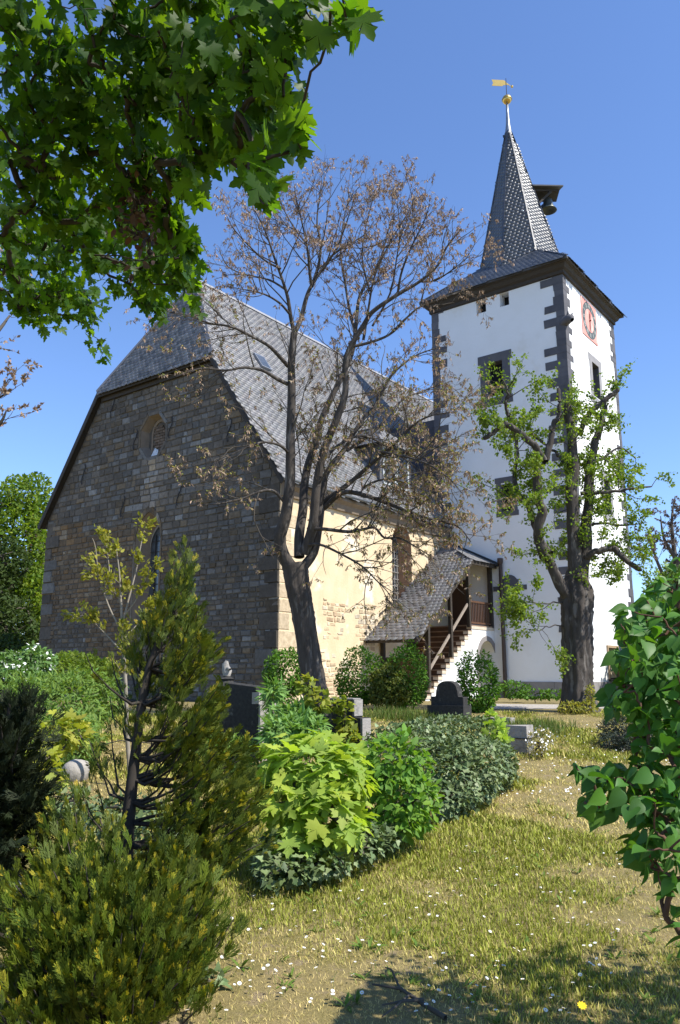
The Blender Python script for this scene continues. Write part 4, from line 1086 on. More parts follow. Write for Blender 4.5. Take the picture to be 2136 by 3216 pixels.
# limbs that spring from another limb start where that limb is
for i in range(1, len(lim)):
    p = lim[i][0][0]; best = None
    for k in list(range(0, i)):
        d = np.linalg.norm((lim[k][0] - p)[:, [0, 2]], axis=1); jj = int(np.argmin(d))
        if best is None or d[jj] < best[0]: best = (d[jj], lim[k][0][jj])
    if best[0] < .25 and i not in (8, 9, 10):
        sh_ = best[1] - p; w = np.linspace(1, .3, len(lim[i][0]))[:, None]; lim[i] = (lim[i][0] + sh_ * np.array([0, 1, 0]) * w, lim[i][1])
for P, R in lim:
    V, F = tubes(P[None], R[None], 9); mk('limb', V - lbase, F, m_bark, locust, smooth=True)
b1 = side_branches(r, lim[1:] + [(lim[0][0][16:], lim[0][1][16:])], 2.9, (25, 60), (.7, 2.0), .22, 6, .12, .3, .011, .020)
b2 = side_branches(r, b1 + [q for q in lim[1:]], 2.6, (25, 60), (.35, 1.0), .12, 5, .15, .3, .010, .010)
b3 = side_branches(r, b2, 4.2, (25, 65), (.15, .5), .02, 4, .2, .3, .010, .005, sag=.15)
V, F = lines_mesh(b1, 5); mk('branches', V - lbase, F, m_twig, locust, smooth=True, kind='stuff')
V, F = lines_mesh(b2, 4); mk('twigs', V - lbase, F, m_twig, locust, kind='stuff')
V, F = lines_mesh([(P, np.maximum(R, .0028)) for P, R in b3], 3); mk('fine_twigs', V - lbase, F, m_twig, locust, kind='stuff')
m_pod = leafmat('dry_pod', (0.26, 0.19, 0.135), (0.36, 0.28, 0.20), .15, .6, tc=(1.2, 1.0, .8))
O, T = leaf_points(r, b3, 48000); nP = len(O)
put_leaves(locust, L_POD, O, norm(np.array([0, 0, -1.0]) + r.normal(0, .5, (nP, 3))), rdir(r, nP), r.uniform(.05, .105, nP), pal(r, nP, [(1, 1, 1), (.75, .7, .7), (1.3, 1.2, 1.1)], .3), m_pod, lbase, 0, stuff='seed_pods')
m_young = leafmat('young_leaf', (0.20, 0.20, 0.05), (0.26, 0.24, 0.07), .35)
low = [q for q in b3 if q[0][0][2] < 9.5 + .8 * r.randn()]
O, T = leaf_points(r, low, 9000); nP = len(O)
put_leaves(locust, L_SMALL, O, norm(T + r.normal(0, .8, (nP, 3))), norm(rdir(r, nP) + (0, 0, .6)), r.uniform(.035, .075, nP), pal(r, nP, [(1, 1, 1), (.8, .9, .8), (1.1, .9, .7)], .25), m_young, lbase, 0, stuff='young_leaves')

# ------------------------------------------------------------------ the pollarded linden by the tower
r = np.random.RandomState(202)
dbase = on_ground(1818, 2236); YD = dbase[1]
linden = thing('linden_tree', 'thick-trunked pollarded linden with fresh green leaves before the tower', 'tree', dbase)
tp = limb_pts([(1818, 2242), (1815, 2150), (1812, 2059), (1810, 1960), (1809, 1880), (1808, 1820), (1808, 1740)], YD, YD, r); tp[0, 2] -= .2
n = len(tp); trd = np.interp(np.linspace(0, 1, n), [0, .05, .16, .5, .7, .8, 1], [.62, .46, .37, .38, .41, .36, .06])
Pd, Rd = densify(tp, trd, 60); V, F = bark_trunk(Pd, Rd, 56, r, .15, 5); mk('trunk', V - dbase, F, m_bark, linden, smooth=True)
DL = [
    ([(1803, 1960), (1785, 1880), (1757, 1830), (1713, 1743), (1690, 1676), (1703, 1604), (1688, 1558), (1686, 1466)], -.8, .20, .14),
    ([(1686, 1470), (1662, 1425), (1632, 1390), (1596, 1359), (1571, 1345), (1540, 1369), (1515, 1385)], -1.2, .13, .07),
    ([(1571, 1349), (1568, 1300), (1580, 1250), (1572, 1200)], -1.3, .06, .02),
    ([(1688, 1470), (1703, 1440), (1713, 1390), (1724, 1349), (1744, 1323), (1749, 1288), (1749, 1225)], -.6, .12, .06),
    ([(1720, 1745), (1683, 1690), (1662, 1614), (1630, 1560), (1612, 1512), (1622, 1410), (1600, 1300)], .8, .12, .05),
    ([(1808, 1960), (1804, 1830), (1805, 1702), (1795, 1563), (1800, 1461), (1795, 1359), (1780, 1262)], -.3, .26, .13),
    ([(1818, 1960), (1826, 1830), (1841, 1702), (1846, 1563), (1861, 1436), (1877, 1369), (1892, 1308), (1900, 1270)], .5, .24, .08),
    ([(1835, 1352), (1851, 1303), (1892, 1262), (1925, 1235), (1943, 1219)], .2, .10, .08),
    ([(1838, 1750), (1867, 1733), (1923, 1722), (1958, 1753), (2015, 1791)], -.5, .11, .08),
    ([(1830, 1545), (1897, 1543), (1974, 1533), (2050, 1527)], -.4, .07, .025),
    ([(1800, 1500), (1760, 1450), (1740, 1420), (1690, 1385), (1650, 1330)], .6, .07, .03),
    ([(1858, 1450), (1900, 1430), (1950, 1400), (2000, 1440)], .6, .06, .02),
    ([(1690, 1600), (1640, 1590), (1580, 1570), (1520, 1590)], -.9, .05, .015),
    ([(1850, 1650), (1900, 1640), (1960, 1650), (2030, 1640)], .4, .05, .015),
    ([(1790, 1900), (1740, 1890), (1693, 1896), (1632, 1865)], -.6, .03, .008),
    ([(1795, 1975), (1740, 1965), (1693, 1980), (1650, 1975)], -.6, .025, .006),
]
lim = []
for px, dY, ra, rb_ in DL:
    P = limb_pts(px, YD, YD + dY, r); P[1:-1] += r.normal(0, .02, P[1:-1].shape); lim.append((P, np.linspace(ra, rb_, len(P)) * .8))
for i in (1, 2, 3, 4, 7, 9, 10, 11, 12, 13):
    p = lim[i][0][0]; best = min(((np.linalg.norm((q[0] - p)[:, [0, 2]], axis=1).min(), k) for k, q in enumerate(lim) if k < i or (i == 4 and k == 0)), key=lambda x: x[0])
    q = lim[best[1]][0]; jj = int(np.argmin(np.linalg.norm((q - p)[:, [0, 2]], axis=1)))
    w = np.linspace(1, .2, len(lim[i][0]))[:, None]; lim[i] = (lim[i][0] + (q[jj] - p) * np.array([0, 1, 0]) * w, lim[i][1])
for P, R in lim:
    Pk, Rk = densify(P, R, 36); Rk = Rk * (1 + .06 * np.sin(np.arange(36) * .9 + r.uniform(0, 6))); Rk[-1] *= .5
    V, F = bark_trunk(Pk, Rk, 14, r, .08, 4); mk('limb', V - dbase, F, m_bark, linden, smooth=True)
b1 = side_branches(r, lim, 4.8, (35, 85), (.5, 1.5), .15, 6, .25, .35, .012, .016)
b2 = side_branches(r, b1, 4.0, (25, 70), (.25, .8), .03, 5, .15, .3, .009, .006, sag=.25)
shoots = side_branches(r, [(q[0][-6:], q[1][-6:]) for q in (lim[5], lim[7], lim[8], lim[6], lim[1])], 16, (10, 60), (.3, .8), .5, 4, .3, .2, .008, .005)
V, F = lines_mesh(b1, 5); mk('branches', V - dbase, F, m_twigdark, linden, smooth=True, kind='stuff')
V, F = lines_mesh(b2 + shoots, 3); mk('twigs', V - dbase, F, m_twigdark, linden, kind='stuff')
m_lind = leafmat('linden_leaf', (0.13, 0.20, 0.035), (0.19, 0.25, 0.05), .45, tc=(1.5, 1.7, .5))
O, T = leaf_points(r, [q for q in b2], 21000, .1); O2, T2 = leaf_points(r, b1, 2000, .4); O = np.concatenate([O, O2]); T = np.concatenate([T, T2]); nP = len(O)
O = O + r.normal(0, .05, O.shape)
put_leaves(linden, L_ROUND, O, norm(T * .3 + r.normal(0, .7, (nP, 3)) + (0, 0, -.35)), norm(rdir(r, nP) + (0, 0, .8)), r.uniform(.04, .085, nP), pal(r, nP, [(1, 1, 1), (.75, .8, .7), (1.25, 1.1, .8)], .2), m_lind, dbase, 0)
leafy('foot_shoots', 'yellow-green suckers growing round the foot of the linden', 'shrub', [ell(1795, 2225, YD - .6, 38, 22, .3), ell(1840, 2222, YD - .55, 34, 20, .3), ell(1855, 2180, YD - .5, 14, 30, .15)], L_OVAL, 900, (.05, .1), [(1, 1, .9), (1.2, 1.05, .8)], leafmat('sucker_leaf', (.22, .24, .05), (.28, .28, .07), .4), 203, stems=10)

# ------------------------------------------------------------------ maple boughs overhead
r = np.random.RandomState(303)
mroot = np.array([-6.2, 6.3, 0.0]); mroot[2] = float(ground(*mroot[:2]))
maple = thing('maple_tree', 'large maple with dark boughs and broad backlit leaves reaching in overhead', 'tree', mroot)
LOBES = [  # px, py, depth, rx, ry, leaves
    (60, 60, 4.6, 120, 110, 40), (200, 150, 4.6, 150, 150, 60), (400, 80, 4.2, 180, 110, 62), (620, 60, 3.9, 170, 100, 62), (820, 60, 3.4, 130, 90, 44), (960, 30, 3.0, 100, 50, 16), (1075, 45, 2.75, 70, 55, 7), (1110, 90, 2.7, 35, 50, 3),
    (100, 320, 5.0, 150, 140, 62), (300, 330, 4.8, 170, 130, 66), (500, 260, 4.4, 160, 130, 60), (680, 260, 4.0, 150, 120, 60), (830, 200, 3.5, 110, 120, 42), (900, 130, 3.2, 60, 80, 14), (640, 420, 4.1, 110, 80, 34), (780, 400, 3.8, 110, 90, 40), (890, 330, 3.4, 70, 90, 20), (930, 400, 3.2, 40, 50, 7), (830, 500, 3.3, 60, 70, 10), (830, 590, 3.25, 30, 50, 4),
    (100, 520, 5.4, 140, 100, 54), (280, 500, 5.2, 150, 100, 58), (450, 470, 4.8, 120, 110, 52), (560, 540, 4.8, 70, 90, 34), (60, 680, 6.2, 90, 90, 44), (220, 660, 6.0, 140, 90, 66), (400, 640, 5.6, 120, 90, 60), (520, 690, 5.4, 80, 80, 40), (580, 760, 5.6, 45, 60, 26),
    (150, 800, 7.5, 130, 60, 60), (320, 780, 7.2, 130, 70, 64), (500, 820, 6.6, 90, 70, 46), (570, 850, 6.6, 50, 50, 24), (90, 930, 8.6, 80, 50, 46), (200, 920, 8.6, 100, 70, 60), (270, 960, 8.6, 60, 50, 30), (450, 900, 7.6, 90, 50, 34), (470, 940, 7.6, 40, 40, 20), (600, 905, 6.9, 60, 28, 12), (120, 980, 8.8, 70, 40, 22), (300, 1060, 8.8, 45, 30, 10), (40, 830, 7.0, 60, 70, 34)]
nodes = []; leafO = []; leafX = []; leafZ = []; leafS = []
for px, py, Y, rx, ry, nl in LOBES:
    c = at(px, py, Y); s = m_per_px(Y); nl = int(nl * (1.9 if 3.4 < Y < 4.7 else (1.3 if Y <= 3.4 else 1.8))); 
    G = np.clip(r.normal(0, .5, (nl, 3)), -1.05, 1.05); P = c + np.stack([G[:, 0] * rx * s, G[:, 1] * (.45 if Y > 3.3 else .2), G[:, 2] * ry * s], 1)
    nodes.append(c); nodes += list(P[r.choice(nl, min(nl, max(3, nl // 4)), replace=False)])
    leafO.append(P); leafX.append(norm(np.stack([r.normal(.25, .6, nl), r.normal(0, .6, nl), r.normal(-.75, .3, nl)], 1)))
    leafZ.append(norm(rdir(r, nl) * .9 + np.array([.1, -.5, .35]))); leafS.append(r.uniform(.075, .15, nl))
O = np.concatenate(leafO); X = np.concatenate(leafX); Z = np.concatenate(leafZ); S = np.concatenate(leafS)
# the rest of the crown, out of the picture to the left and above
rest_n = 5200; Pc = np.array([-3.6, 4.2, 7.0]) + rdir(r, rest_n) * np.array([5.4, 4.6, 3.0]) * (r.rand(rest_n, 1) ** .4)
q = Pc - EYE; inview = (np.abs(q[:, 0]) < q[:, 1] * .47) & (q[:, 2] < q[:, 1] * 1.02) & (q[:, 1] > 0)
Pc = Pc[~inview]; O = np.concatenate([O, Pc]); nc = len(Pc)
X = np.concatenate([X, norm(rdir(r, nc) + (0, 0, -.6))]); Z = np.concatenate([Z, norm(rdir(r, nc) + (0, 0, .8))]); S = np.concatenate([S, r.uniform(.11, .17, nc)])
m_maple = leafmat('maple_leaf', (0.028, 0.070, 0.010), (0.045, 0.095, 0.013), .45, .45, tc=(5.0, 4.2, .6), spec=.15)
put_leaves(maple, L_MAPLE, O, X, Z, S, pal(r, len(O), [(1, 1, 1), (.8, .85, .9), (1.2, 1.1, .9)], .2), m_maple, mroot, 300)
tk = np.array([mroot - (0, 0, .2), mroot + (.05, .02, 1.2), mroot + (.15, -.05, 2.4), mroot + (.3, -.1, 3.3)])
V, F = bark_trunk(*densify(tk, np.array([.42, .3, .27, .24]), 40), 30, r, .07, 7); mk('trunk', V - mroot, F, m_bark, maple, smooth=True)
V, F = skeleton(tk[-1], np.array(nodes), r, .0022, .024, .10, .52, 6, 6); mk('boughs', V - mroot, F, m_twigdark, maple, smooth=True)
V, F = skeleton(tk[-1], Pc[::40], r, .006, .16, .10, .52, 6, 5); mk('far_boughs', V - mroot, F, m_twigdark, maple, smooth=True)
# dead leaves and twigs caught in the boughs
dead = at(440, 620, 5.0); nd = 230; P = dead + r.normal(0, 1, (nd, 3)) * np.array([.08, .08, .24])
nest = thing('dead_leaf_clump', 'brown clump of withered leaves caught in the maple boughs', 'dead leaves', dead)
put_leaves(nest, L_OVAL, P, norm(rdir(r, nd) + (0, 0, -.8)), rdir(r, nd), r.uniform(.035, .08, nd), pal(r, nd, [(1, 1, 1), (.5, .5, .5), (1.5, 1.2, 1)], .3), leafmat('withered_leaf', (.055, .032, .02), (.085, .05, .03), .1), dead, 0, stuff='withered_leaves')
V, F = skeleton(dead + (0, 0, .35), P[::5], r, .003, .012, .3, .5, 4, 4); mk('tangled_twigs', V - dead, F, m_twigdark, nest)

# ------------------------------------------------------------------ conifers in front
def conifer(name, label, lobes, trunk_px, Y, seed, cols, material, tips=None, size=(.055, .125), dens=2.7, upx=.45, spread=.45):
    r = np.random.RandomState(seed); base = on_ground(*trunk_px[0]) if trunk_px[0][1] < 3216 else at(trunk_px[0][0], trunk_px[0][1], Y)
    base[2] = float(ground(base[0], base[1])); t = thing(name, label, 'conifer', base)
    tp = limb_pts(trunk_px, base[1], Y, r); tp[0] = base - (0, 0, .1); n = len(tp)
    V, F = bark_trunk(*densify(tp, np.interp(np.linspace(0, 1, n), [0, .3, 1], [.06, .045, .008]), 30), 10, r, .1, 4); mk('trunk', V - base, F, m_twigdark, t, smooth=True)
    O, X, Z, S, C, lines = [], [], [], [], [], []
    for px, py, Yl, rx, ry, w in lobes:
        c = at(px, py, Yl); s = m_per_px(Yl); n = int(rx * ry * .0125 * w * dens)
        rx *= 1.05; ry *= 1.05
        if c[2] < ground(c[0], c[1]) - .3: continue
        j = int(np.argmin(np.linalg.norm(tp - (c - np.array([0, 0, .25])), axis=1))); p0 = tp[j]
        nb = max(3, n // 24)
        for _ in range(nb):
            g = r.normal(0, .5, 3); g = g * (1.55 if r.rand() < .22 else .9); e = c + np.array([g[0] * rx * s, g[1] * spread * .6, g[2] * ry * s + .05])
            if e[2] < ground(e[0], e[1]) + .03: e[2] = float(ground(e[0], e[1])) + .05
            tt = np.linspace(0, 1, 6)[:, None]; P = p0 * (1 - tt) + e * tt; P[:, 2] -= .10 * np.sin(tt[:, 0] * math.pi); P[1:-1] += r.normal(0, .012, (4, 3)); lines.append((P, np.linspace(.012, .003, 6)))
            d = norm(e - p0)
            for _ in range(n // nb):
                f = .58 + .44 * r.rand() ** .8; i = min(int(f * 5), 4); q = P[i] + (P[i + 1] - P[i]) * (f * 5 - i); q = q + r.normal(0, .034, 3)
                O.append(q); X.append(norm(d * .8 + r.normal(0, .34, 3) + np.array([0, 0, upx]))); Z.append(norm(r.normal(0, 1, 3) + np.array([.0, -.5, .3]))); S.append(r.uniform(*size)); 
    O = np.array(O); X = np.array(X); Z = np.array(Z); S = np.array(S); ok = O[:, 2] > ground(O[:, 0], O[:, 1]) + .01
    n = len(O); col = pal(r, n, cols, .2)
    put_leaves(t, L_SPRAY, O[ok], X[ok], Z[ok], S[ok], col[ok], material, base, 300 if n > 900 else 0, 'spray', 'foliage')
    if tips is not None:
        k = r.choice(np.where(ok)[0], int(ok.sum() * .24), replace=False)
        put_leaves(t, L_SPRAY, O[k] + X[k] * .05, X[k], Z[k] + r.normal(0, .3, (len(k), 3)), S[k] * .6, pal(r, len(k), [(1, 1, 1), (1.2, 1.05, .8)], .2), tips, base, 0, 'tip', 'yellow_tips')
    V, F = lines_mesh(lines, 4); mk('branches', V - base, F, m_twigdark, t, kind='stuff')
    return t
m_thuja = leafmat('thuja_scale', (0.058, 0.088, 0.011), (0.115, 0.145, 0.018), .22, .6, tc=(1.7, 1.5, .5)); m_tip = leafmat('thuja_tip', (0.32, 0.34, 0.035), (0.42, 0.37, 0.045), .35, .6)
TH = [(578, 1765, 5.35, 22, 45, 1.6), (572, 1840, 5.3, 36, 60, 1.5), (545, 1920, 5.3, 55, 55, 1.4), (500, 1990, 5.35, 55, 40, 1.1), (410, 2065, 5.5, 90, 22, .8), (360, 2080, 5.5, 40, 14, .8), (440, 2030, 5.5, 50, 30, .7), (600, 1990, 5.25, 45, 55, 1.3), (640, 2030, 5.2, 40, 40, 1.3), (655, 2100, 5.15, 40, 60, 1.3), (580, 2110, 5.2, 75, 60, 1.2), (670, 2180, 5.1, 36, 60, 1.4), (480, 2140, 5.4, 70, 40, .6), (360, 2210, 5.6, 45, 30, .5), (560, 2230, 5.2, 80, 50, .9), (660, 2270, 5.1, 50, 60, 1.2), (720, 2360, 5.15, 50, 60, 1.2), (610, 2330, 5.1, 70, 60, .9), (320, 2340, 5.6, 55, 40, .45), (480, 2300, 5.4, 60, 40, .4), (640, 2430, 5.0, 80, 60, 1.0), (780, 2470, 5.2, 50, 70, 1.2), (800, 2570, 5.15, 50, 70, 1.3), (690, 2540, 5.0, 80, 70, 1.1), (570, 2530, 5.0, 60, 60, .7), (760, 2670, 5.0, 65, 60, 1.2), (640, 2660, 4.8, 80, 70, 1.1), (530, 2680, 4.7, 60, 60, .8), (300, 2470, 5.6, 40, 30, .4)]
conifer('thuja', 'sparse tall thuja with bare lower trunk and yellowish spray tips', TH, [(372, 2990), (385, 2850), (395, 2650), (425, 2380), (455, 2150), (520, 1950), (570, 1760)], 5.3, 404, [(1, 1, 1), (.7, .75, .8), (1.35, 1.2, .8), (.85, .9, .8)], m_thuja, m_tip)
TH2 = [(330, 2720, 4.5, 80, 70, 1.0), (220, 2760, 4.4, 110, 90, 1.0), (110, 2720, 4.6, 90, 80, .7), (120, 2830, 4.3, 110, 90, .9), (280, 2850, 4.2, 130, 100, 1.2), (430, 2860, 4.3, 110, 110, 1.2), (560, 2850, 4.5, 90, 120, 1.1), (620, 2960, 4.4, 80, 110, 1.2), (480, 2990, 4.2, 120, 110, 1.2), (330, 3010, 4.0, 140, 100, 1.2), (170, 2980, 4.0, 130, 90, 1.0), (40, 2930, 4.2, 80, 90, .8), (560, 3070, 4.2, 110, 90, 1.1), (400, 3120, 4.0, 140, 80, 1.1), (200, 3130, 3.9, 150, 80, 1.0), (50, 3110, 4.0, 90, 80, .9), (650, 2860, 4.6, 60, 100, 1.0)]
conifer('thuja', 'low spreading thuja bush with dense yellow-green sprays', TH2, [(360, 3190), (360, 3100), (350, 2950), (330, 2760)], 4.3, 405, [(1, 1, 1), (.75, .8, .8), (1.3, 1.2, .8), (.9, 1.0, .7)], m_thuja, m_tip, upx=.7)
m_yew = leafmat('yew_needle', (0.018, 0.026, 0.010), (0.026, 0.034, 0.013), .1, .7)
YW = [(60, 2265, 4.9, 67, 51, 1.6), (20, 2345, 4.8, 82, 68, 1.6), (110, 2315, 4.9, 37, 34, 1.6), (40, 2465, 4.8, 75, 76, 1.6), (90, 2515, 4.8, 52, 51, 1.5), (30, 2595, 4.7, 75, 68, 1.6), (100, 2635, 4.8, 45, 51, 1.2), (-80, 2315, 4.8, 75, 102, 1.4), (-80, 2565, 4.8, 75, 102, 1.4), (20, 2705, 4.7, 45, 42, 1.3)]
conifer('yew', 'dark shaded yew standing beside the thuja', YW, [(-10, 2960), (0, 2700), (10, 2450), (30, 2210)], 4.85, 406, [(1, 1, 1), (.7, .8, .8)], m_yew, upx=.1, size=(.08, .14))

# ------------------------------------------------------------------ plants of the graves
m_mleaf = leafmat('sapling_maple_leaf', (0.27, 0.38, 0.07), (0.34, 0.43, 0.09), .38, tc=(1.5, 1.6, .5))
m_green = leafmat('bright_shrub_leaf', (0.11, 0.23, 0.035), (0.16, 0.29, 0.045), .35)
m_ivy = leafmat('ivy_leaf', (0.075, 0.115, 0.042), (0.125, 0.165, 0.07), .12, .5, spec=.3)
m_grass_leaf = leafmat('peony_leaf', (0.13, 0.25, 0.065), (0.19, 0.32, 0.09), .3)
m_box = leafmat('box_leaf', (0.07, 0.165, 0.02), (0.11, 0.22, 0.026), .3)
leafy('maple_sapling', 'young maple with big pale green leaves growing over a grave', 'shrub', [ell(980, 2420, 7.1, 150, 110, .45), ell(930, 2520, 6.9, 100, 110, .4), ell(1040, 2560, 6.8, 100, 100, .4), ell(960, 2620, 6.8, 110, 70, .35), ell(1080, 2440, 7.1, 70, 80, .35)],
      L_MAPLE, 900, (.11, .2), [(1, 1, 1), (.85, .9, .8), (1.15, 1.1, .8)], m_mleaf, 501, 300, up=.9, hang=.35, stems=40, thick=.3)
leafy('green_shrub', 'bushy bright green shrub between the young maple and the ivy', 'shrub', [ell(1230, 2400, 7.9, 110, 90, .5), ell(1260, 2510, 7.7, 110, 90, .5), ell(1180, 2480, 7.8, 70, 110, .4), ell(1250, 2580, 7.6, 90, 40, .4)],
      L_OVAL, 2600, (.06, .12), [(1, 1, 1), (.85, .9, .9), (1.2, 1.1, .8)], m_green, 502, 300, up=.8, stems=30)
def ivy_bed(name, label, ells, n, seed, parts=300, size=(.035, .07)): return leafy(name, label, 'ivy', ells, L_IVY, n, size, [(1, 1, 1), (1.9, 1.75, 1.9), (1.4, 1.35, 1.3), (.7, .8, .7)], m_ivy, seed, parts, up=1.1, out=.5, hang=.3, stems=30, thick=.16, lump=.55, lscale=3.2)
ivy_bed('ivy_mound', 'mounded grave plot smothered in dark glossy ivy', [ell(1400, 2420, 9.8, 160, 95, .9), ell(1520, 2390, 10.6, 90, 70, .8), ell(1300, 2330, 11.0, 130, 60, .9), ell(1440, 2300, 12.6, 150, 50, 1.0), ell(1380, 2500, 9.2, 110, 60, .6), ell(1560, 2420, 10.6, 60, 50, .4)], 13000, 503)
ivy_bed('ivy_fringe', 'low ivy trailing at the grass edge under the young maple', [ell(900, 2730, 6.4, 90, 40, .3), ell(1010, 2700, 6.6, 100, 45, .3), ell(1120, 2650, 7.0, 90, 50, .3), ell(860, 2700, 6.6, 60, 70, .3), ell(1200, 2620, 7.4, 60, 40, .3)], 2200, 504, 120)
ivy_bed('ivy_patch', 'ivy creeping over bare ground behind the thuja trunk', [ell(380, 2560, 7.4, 110, 60, .4), ell(200, 2520, 8.4, 90, 40, .4), ell(480, 2600, 7.0, 90, 60, .4)], 1500, 505, 60)
ivy_bed('ivy_tuft', 'small ivy tuft at the foot of the thuja bush', [ell(640, 3080, 4.6, 60, 18, .15), ell(560, 3120, 4.4, 40, 16, .12)], 130, 506, 40)
leafy('peony_clump', 'upright clump of narrow fresh green leaves by the tall dark slab', 'plant', [ell(920, 2270, 11.6, 70, 50, .4), ell(860, 2180, 12.4, 24, 40, .2), ell(960, 2300, 11.2, 60, 50, .4), ell(890, 2310, 11.0, 60, 50, .4)], L_LANCE, 3000, (.12, .24), [(1, 1, 1), (1.2, 1.15, 1.1), (.85, .9, .8)], m_grass_leaf, 507, 100, up=.8, stems=24)
leafy('climbing_vine', 'yellow-green vine climbing the stepped dark gravestone', 'vine', [ell(1085, 2280, 11.75, 26, 80, .08), ell(1095, 2330, 11.6, 36, 50, .1), ell(1062, 2215, 11.8, 26, 20, .1), ell(1000, 2200, 11.4, 34, 34, .12), ell(965, 2150, 11.5, 30, 28, .12)], L_IVY, 520, (.07, .12), [(1, 1, .9), (1.2, 1.1, .7), (.8, .9, .8)], leafmat('vine_leaf', (.20, .25, .04), (.27, .29, .06), .4), 508, 80, stems=20)
leafy('weed_seedling', 'leafy seedling shooting up from the ivy before the stone block', 'plant', [ell(1555, 2295, 11.8, 34, 30, .15), ell(1580, 2330, 11.6, 24, 20, .12), ell(1545, 2255, 12, 20, 20, .1)], L_MAPLE, 60, (.09, .15), [(1, 1, 1), (1.1, 1.1, .8)], m_mleaf, 509, 30, stems=8)
# clipped bushes along the church
BUSH = [((900, 2120), 21.5, 68, 70, 'round bush behind the locust trunk at the nave corner'), ((1135, 2135), 22.6, 75, 80, 'round clipped bush left of the stair foot'), ((1225, 2160), 22.0, 60, 60, 'paler loose bush between two darker clipped bushes'), ((1275, 2130), 22.3, 65, 95, 'tall clipped bush at the foot of the porch stair'), ((1500, 2150), 21.4, 64, 88, 'upright bush against the white arched stair wall')]
for k, ((px, py), Y, rx, ry, lab) in enumerate(BUSH):
    py -= 8; ry = ry * 1.1; rx = rx * 1.06
    e = [ell(px, py, Y, rx, ry, rx * m_per_px(Y) * .9), ell(px - rx * .35, py + ry * .45, Y - .1, rx * .6, ry * .6), ell(px + rx * .4, py + ry * .3, Y, rx * .55, ry * .6)]
    if k == 2: m_, cc = leafmat('pale_bush_leaf', (.09, .13, .03), (.12, .15, .04), .3), [(1, 1, 1), (1.3, 1.1, .8)]
    else: m_, cc = m_box, [(1, 1, 1), (.8, .85, .8), (1.25, 1.2, .9)]
    leafy('bush', lab, 'bush', e, L_SMALL, 5200, (.06, .11), cc, m_, 520 + k, 0, up=.5, stems=20, thick=.22, group='clipped bushes along the church')
leafy('wall_plants', 'low weedy plants along the grey tower plinth', 'plants', [ell(1620, 2165, 27, 45, 25, .4), ell(1680, 2180, 26.5, 60, 12, .3), ell(1740, 2180, 26.5, 30, 10, .3)], L_SMALL, 900, (.08, .16), [(1, 1, 1), (.8, .8, .8)], m_box, 530, stems=8)
# tangle of shrubs on the left
m_med = leafmat('meadow_shrub_leaf', (0.12, 0.21, 0.045), (0.17, 0.26, 0.06), .35)
leafy('spirea_shrub', 'broad fresh green shrub mass with soft leafy top left of the gable', 'shrub', [ell(180, 2230, 14, 160, 110, 1.3), ell(60, 2250, 13.5, 120, 120, 1.2), ell(270, 2190, 14.5, 110, 90, 1.0), ell(200, 2330, 12.5, 120, 90, .9), ell(60, 2360, 12.5, 110, 90, .9), ell(760, 2370, 11.6, 60, 45, .4), ell(690, 2360, 12.0, 60, 50, .4)], L_LANCE, 14000, (.09, .18), [(1, 1, 1), (1.2, 1.1, .9), (.85, .9, .9)], m_med, 540, 0, up=.6, stems=30)
leafy('mock_orange', 'rounded green shrub dotted with small white blossoms', 'shrub', [ell(110, 2090, 17, 55, 60, .7), ell(30, 2110, 16.5, 50, 60, .7), ell(60, 2140, 16, 60, 50, .7)], L_OVAL, 4200, (.07, .13), [(1, 1, 1), (.85, .9, .9)], leafmat('mock_orange_leaf', (.10, .19, .05), (.13, .22, .06), .3), 541, 0, stems=16,
      flowers=(160, .085, mat('white_petal', (.82, .82, .78), (.75, .75, .7), 5), lambda p: p[2] > 1.5))
leafy('boxwood_hedge', 'yellow-green domed shrub against the shaded gable foot', 'shrub', [ell(230, 2110, 19, 95, 60, 1.0), ell(300, 2130, 19, 70, 60, .9)], L_SMALL, 8000, (.06, .11), [(1, 1, .9), (1.15, 1.1, .8)], leafmat('lime_leaf', (.13, .20, .03), (.17, .23, .04), .35), 542, 0, stems=20, thick=.18)
leafy('golden_sapling', 'small golden-leaved maple sapling among the green shrubs', 'shrub', [ell(170, 2290, 10.5, 60, 50, .4), ell(230, 2300, 10.5, 40, 50, .3), ell(90, 2330, 10.2, 60, 40, .35), ell(130, 2380, 9.8, 60, 30, .3), ell(150, 2440, 9.5, 40, 40, .25), ell(110, 2400, 9.8, 40, 40, .3)], L_MAPLE, 520, (.08, .15), [(1, 1, .9), (1.15, 1.0, .7)], leafmat('golden_leaf', (.27, .33, .06), (.33, .37, .08), .4, tc=(1.2, 1.3, .5)), 543, 60, up=.8, stems=26)
# sapling against the gable
r = np.random.RandomState(560); YS = 11.0; sb = at(420, 2330, YS); sb[2] = float(ground(sb[0], sb[1]))
sap = thing('ash_sapling', 'slender young tree with pale twigs and lime leaves before the gable', 'tree', sb)
SL = [([(400, 2330), (395, 2150), (385, 2000), (380, 1890), (375, 1800), (365, 1720)], .0, .03, .006), ([(383, 1960), (410, 1860), (430, 1780), (445, 1700), (455, 1660)], .2, .015, .004), ([(385, 1990), (340, 1900), (310, 1800), (300, 1720), (290, 1690)], -.2, .014, .004), ([(388, 2050), (330, 1990), (290, 1950), (255, 1930)], .2, .012, .003), ([(384, 1900), (350, 1830), (340, 1750), (330, 1680)], .3, .01, .003), ([(385, 1940), (430, 1880), (460, 1810), (470, 1780)], -.2, .011, .003), ([(386, 2010), (440, 1950), (470, 1900)], .3, .01, .003)]
lim = [(limb_pts(px, YS, YS + d, r), None) for px, d, a, b_ in SL]; lim = [(P, np.linspace(SL[i][2], SL[i][3], len(P))) for i, (P, _) in enumerate(lim)]; lim[0][0][0] = sb - (0, 0, .1)
m_pale = mat('pale_twig', (.30, .26, .21), (.22, .19, .15), 6)
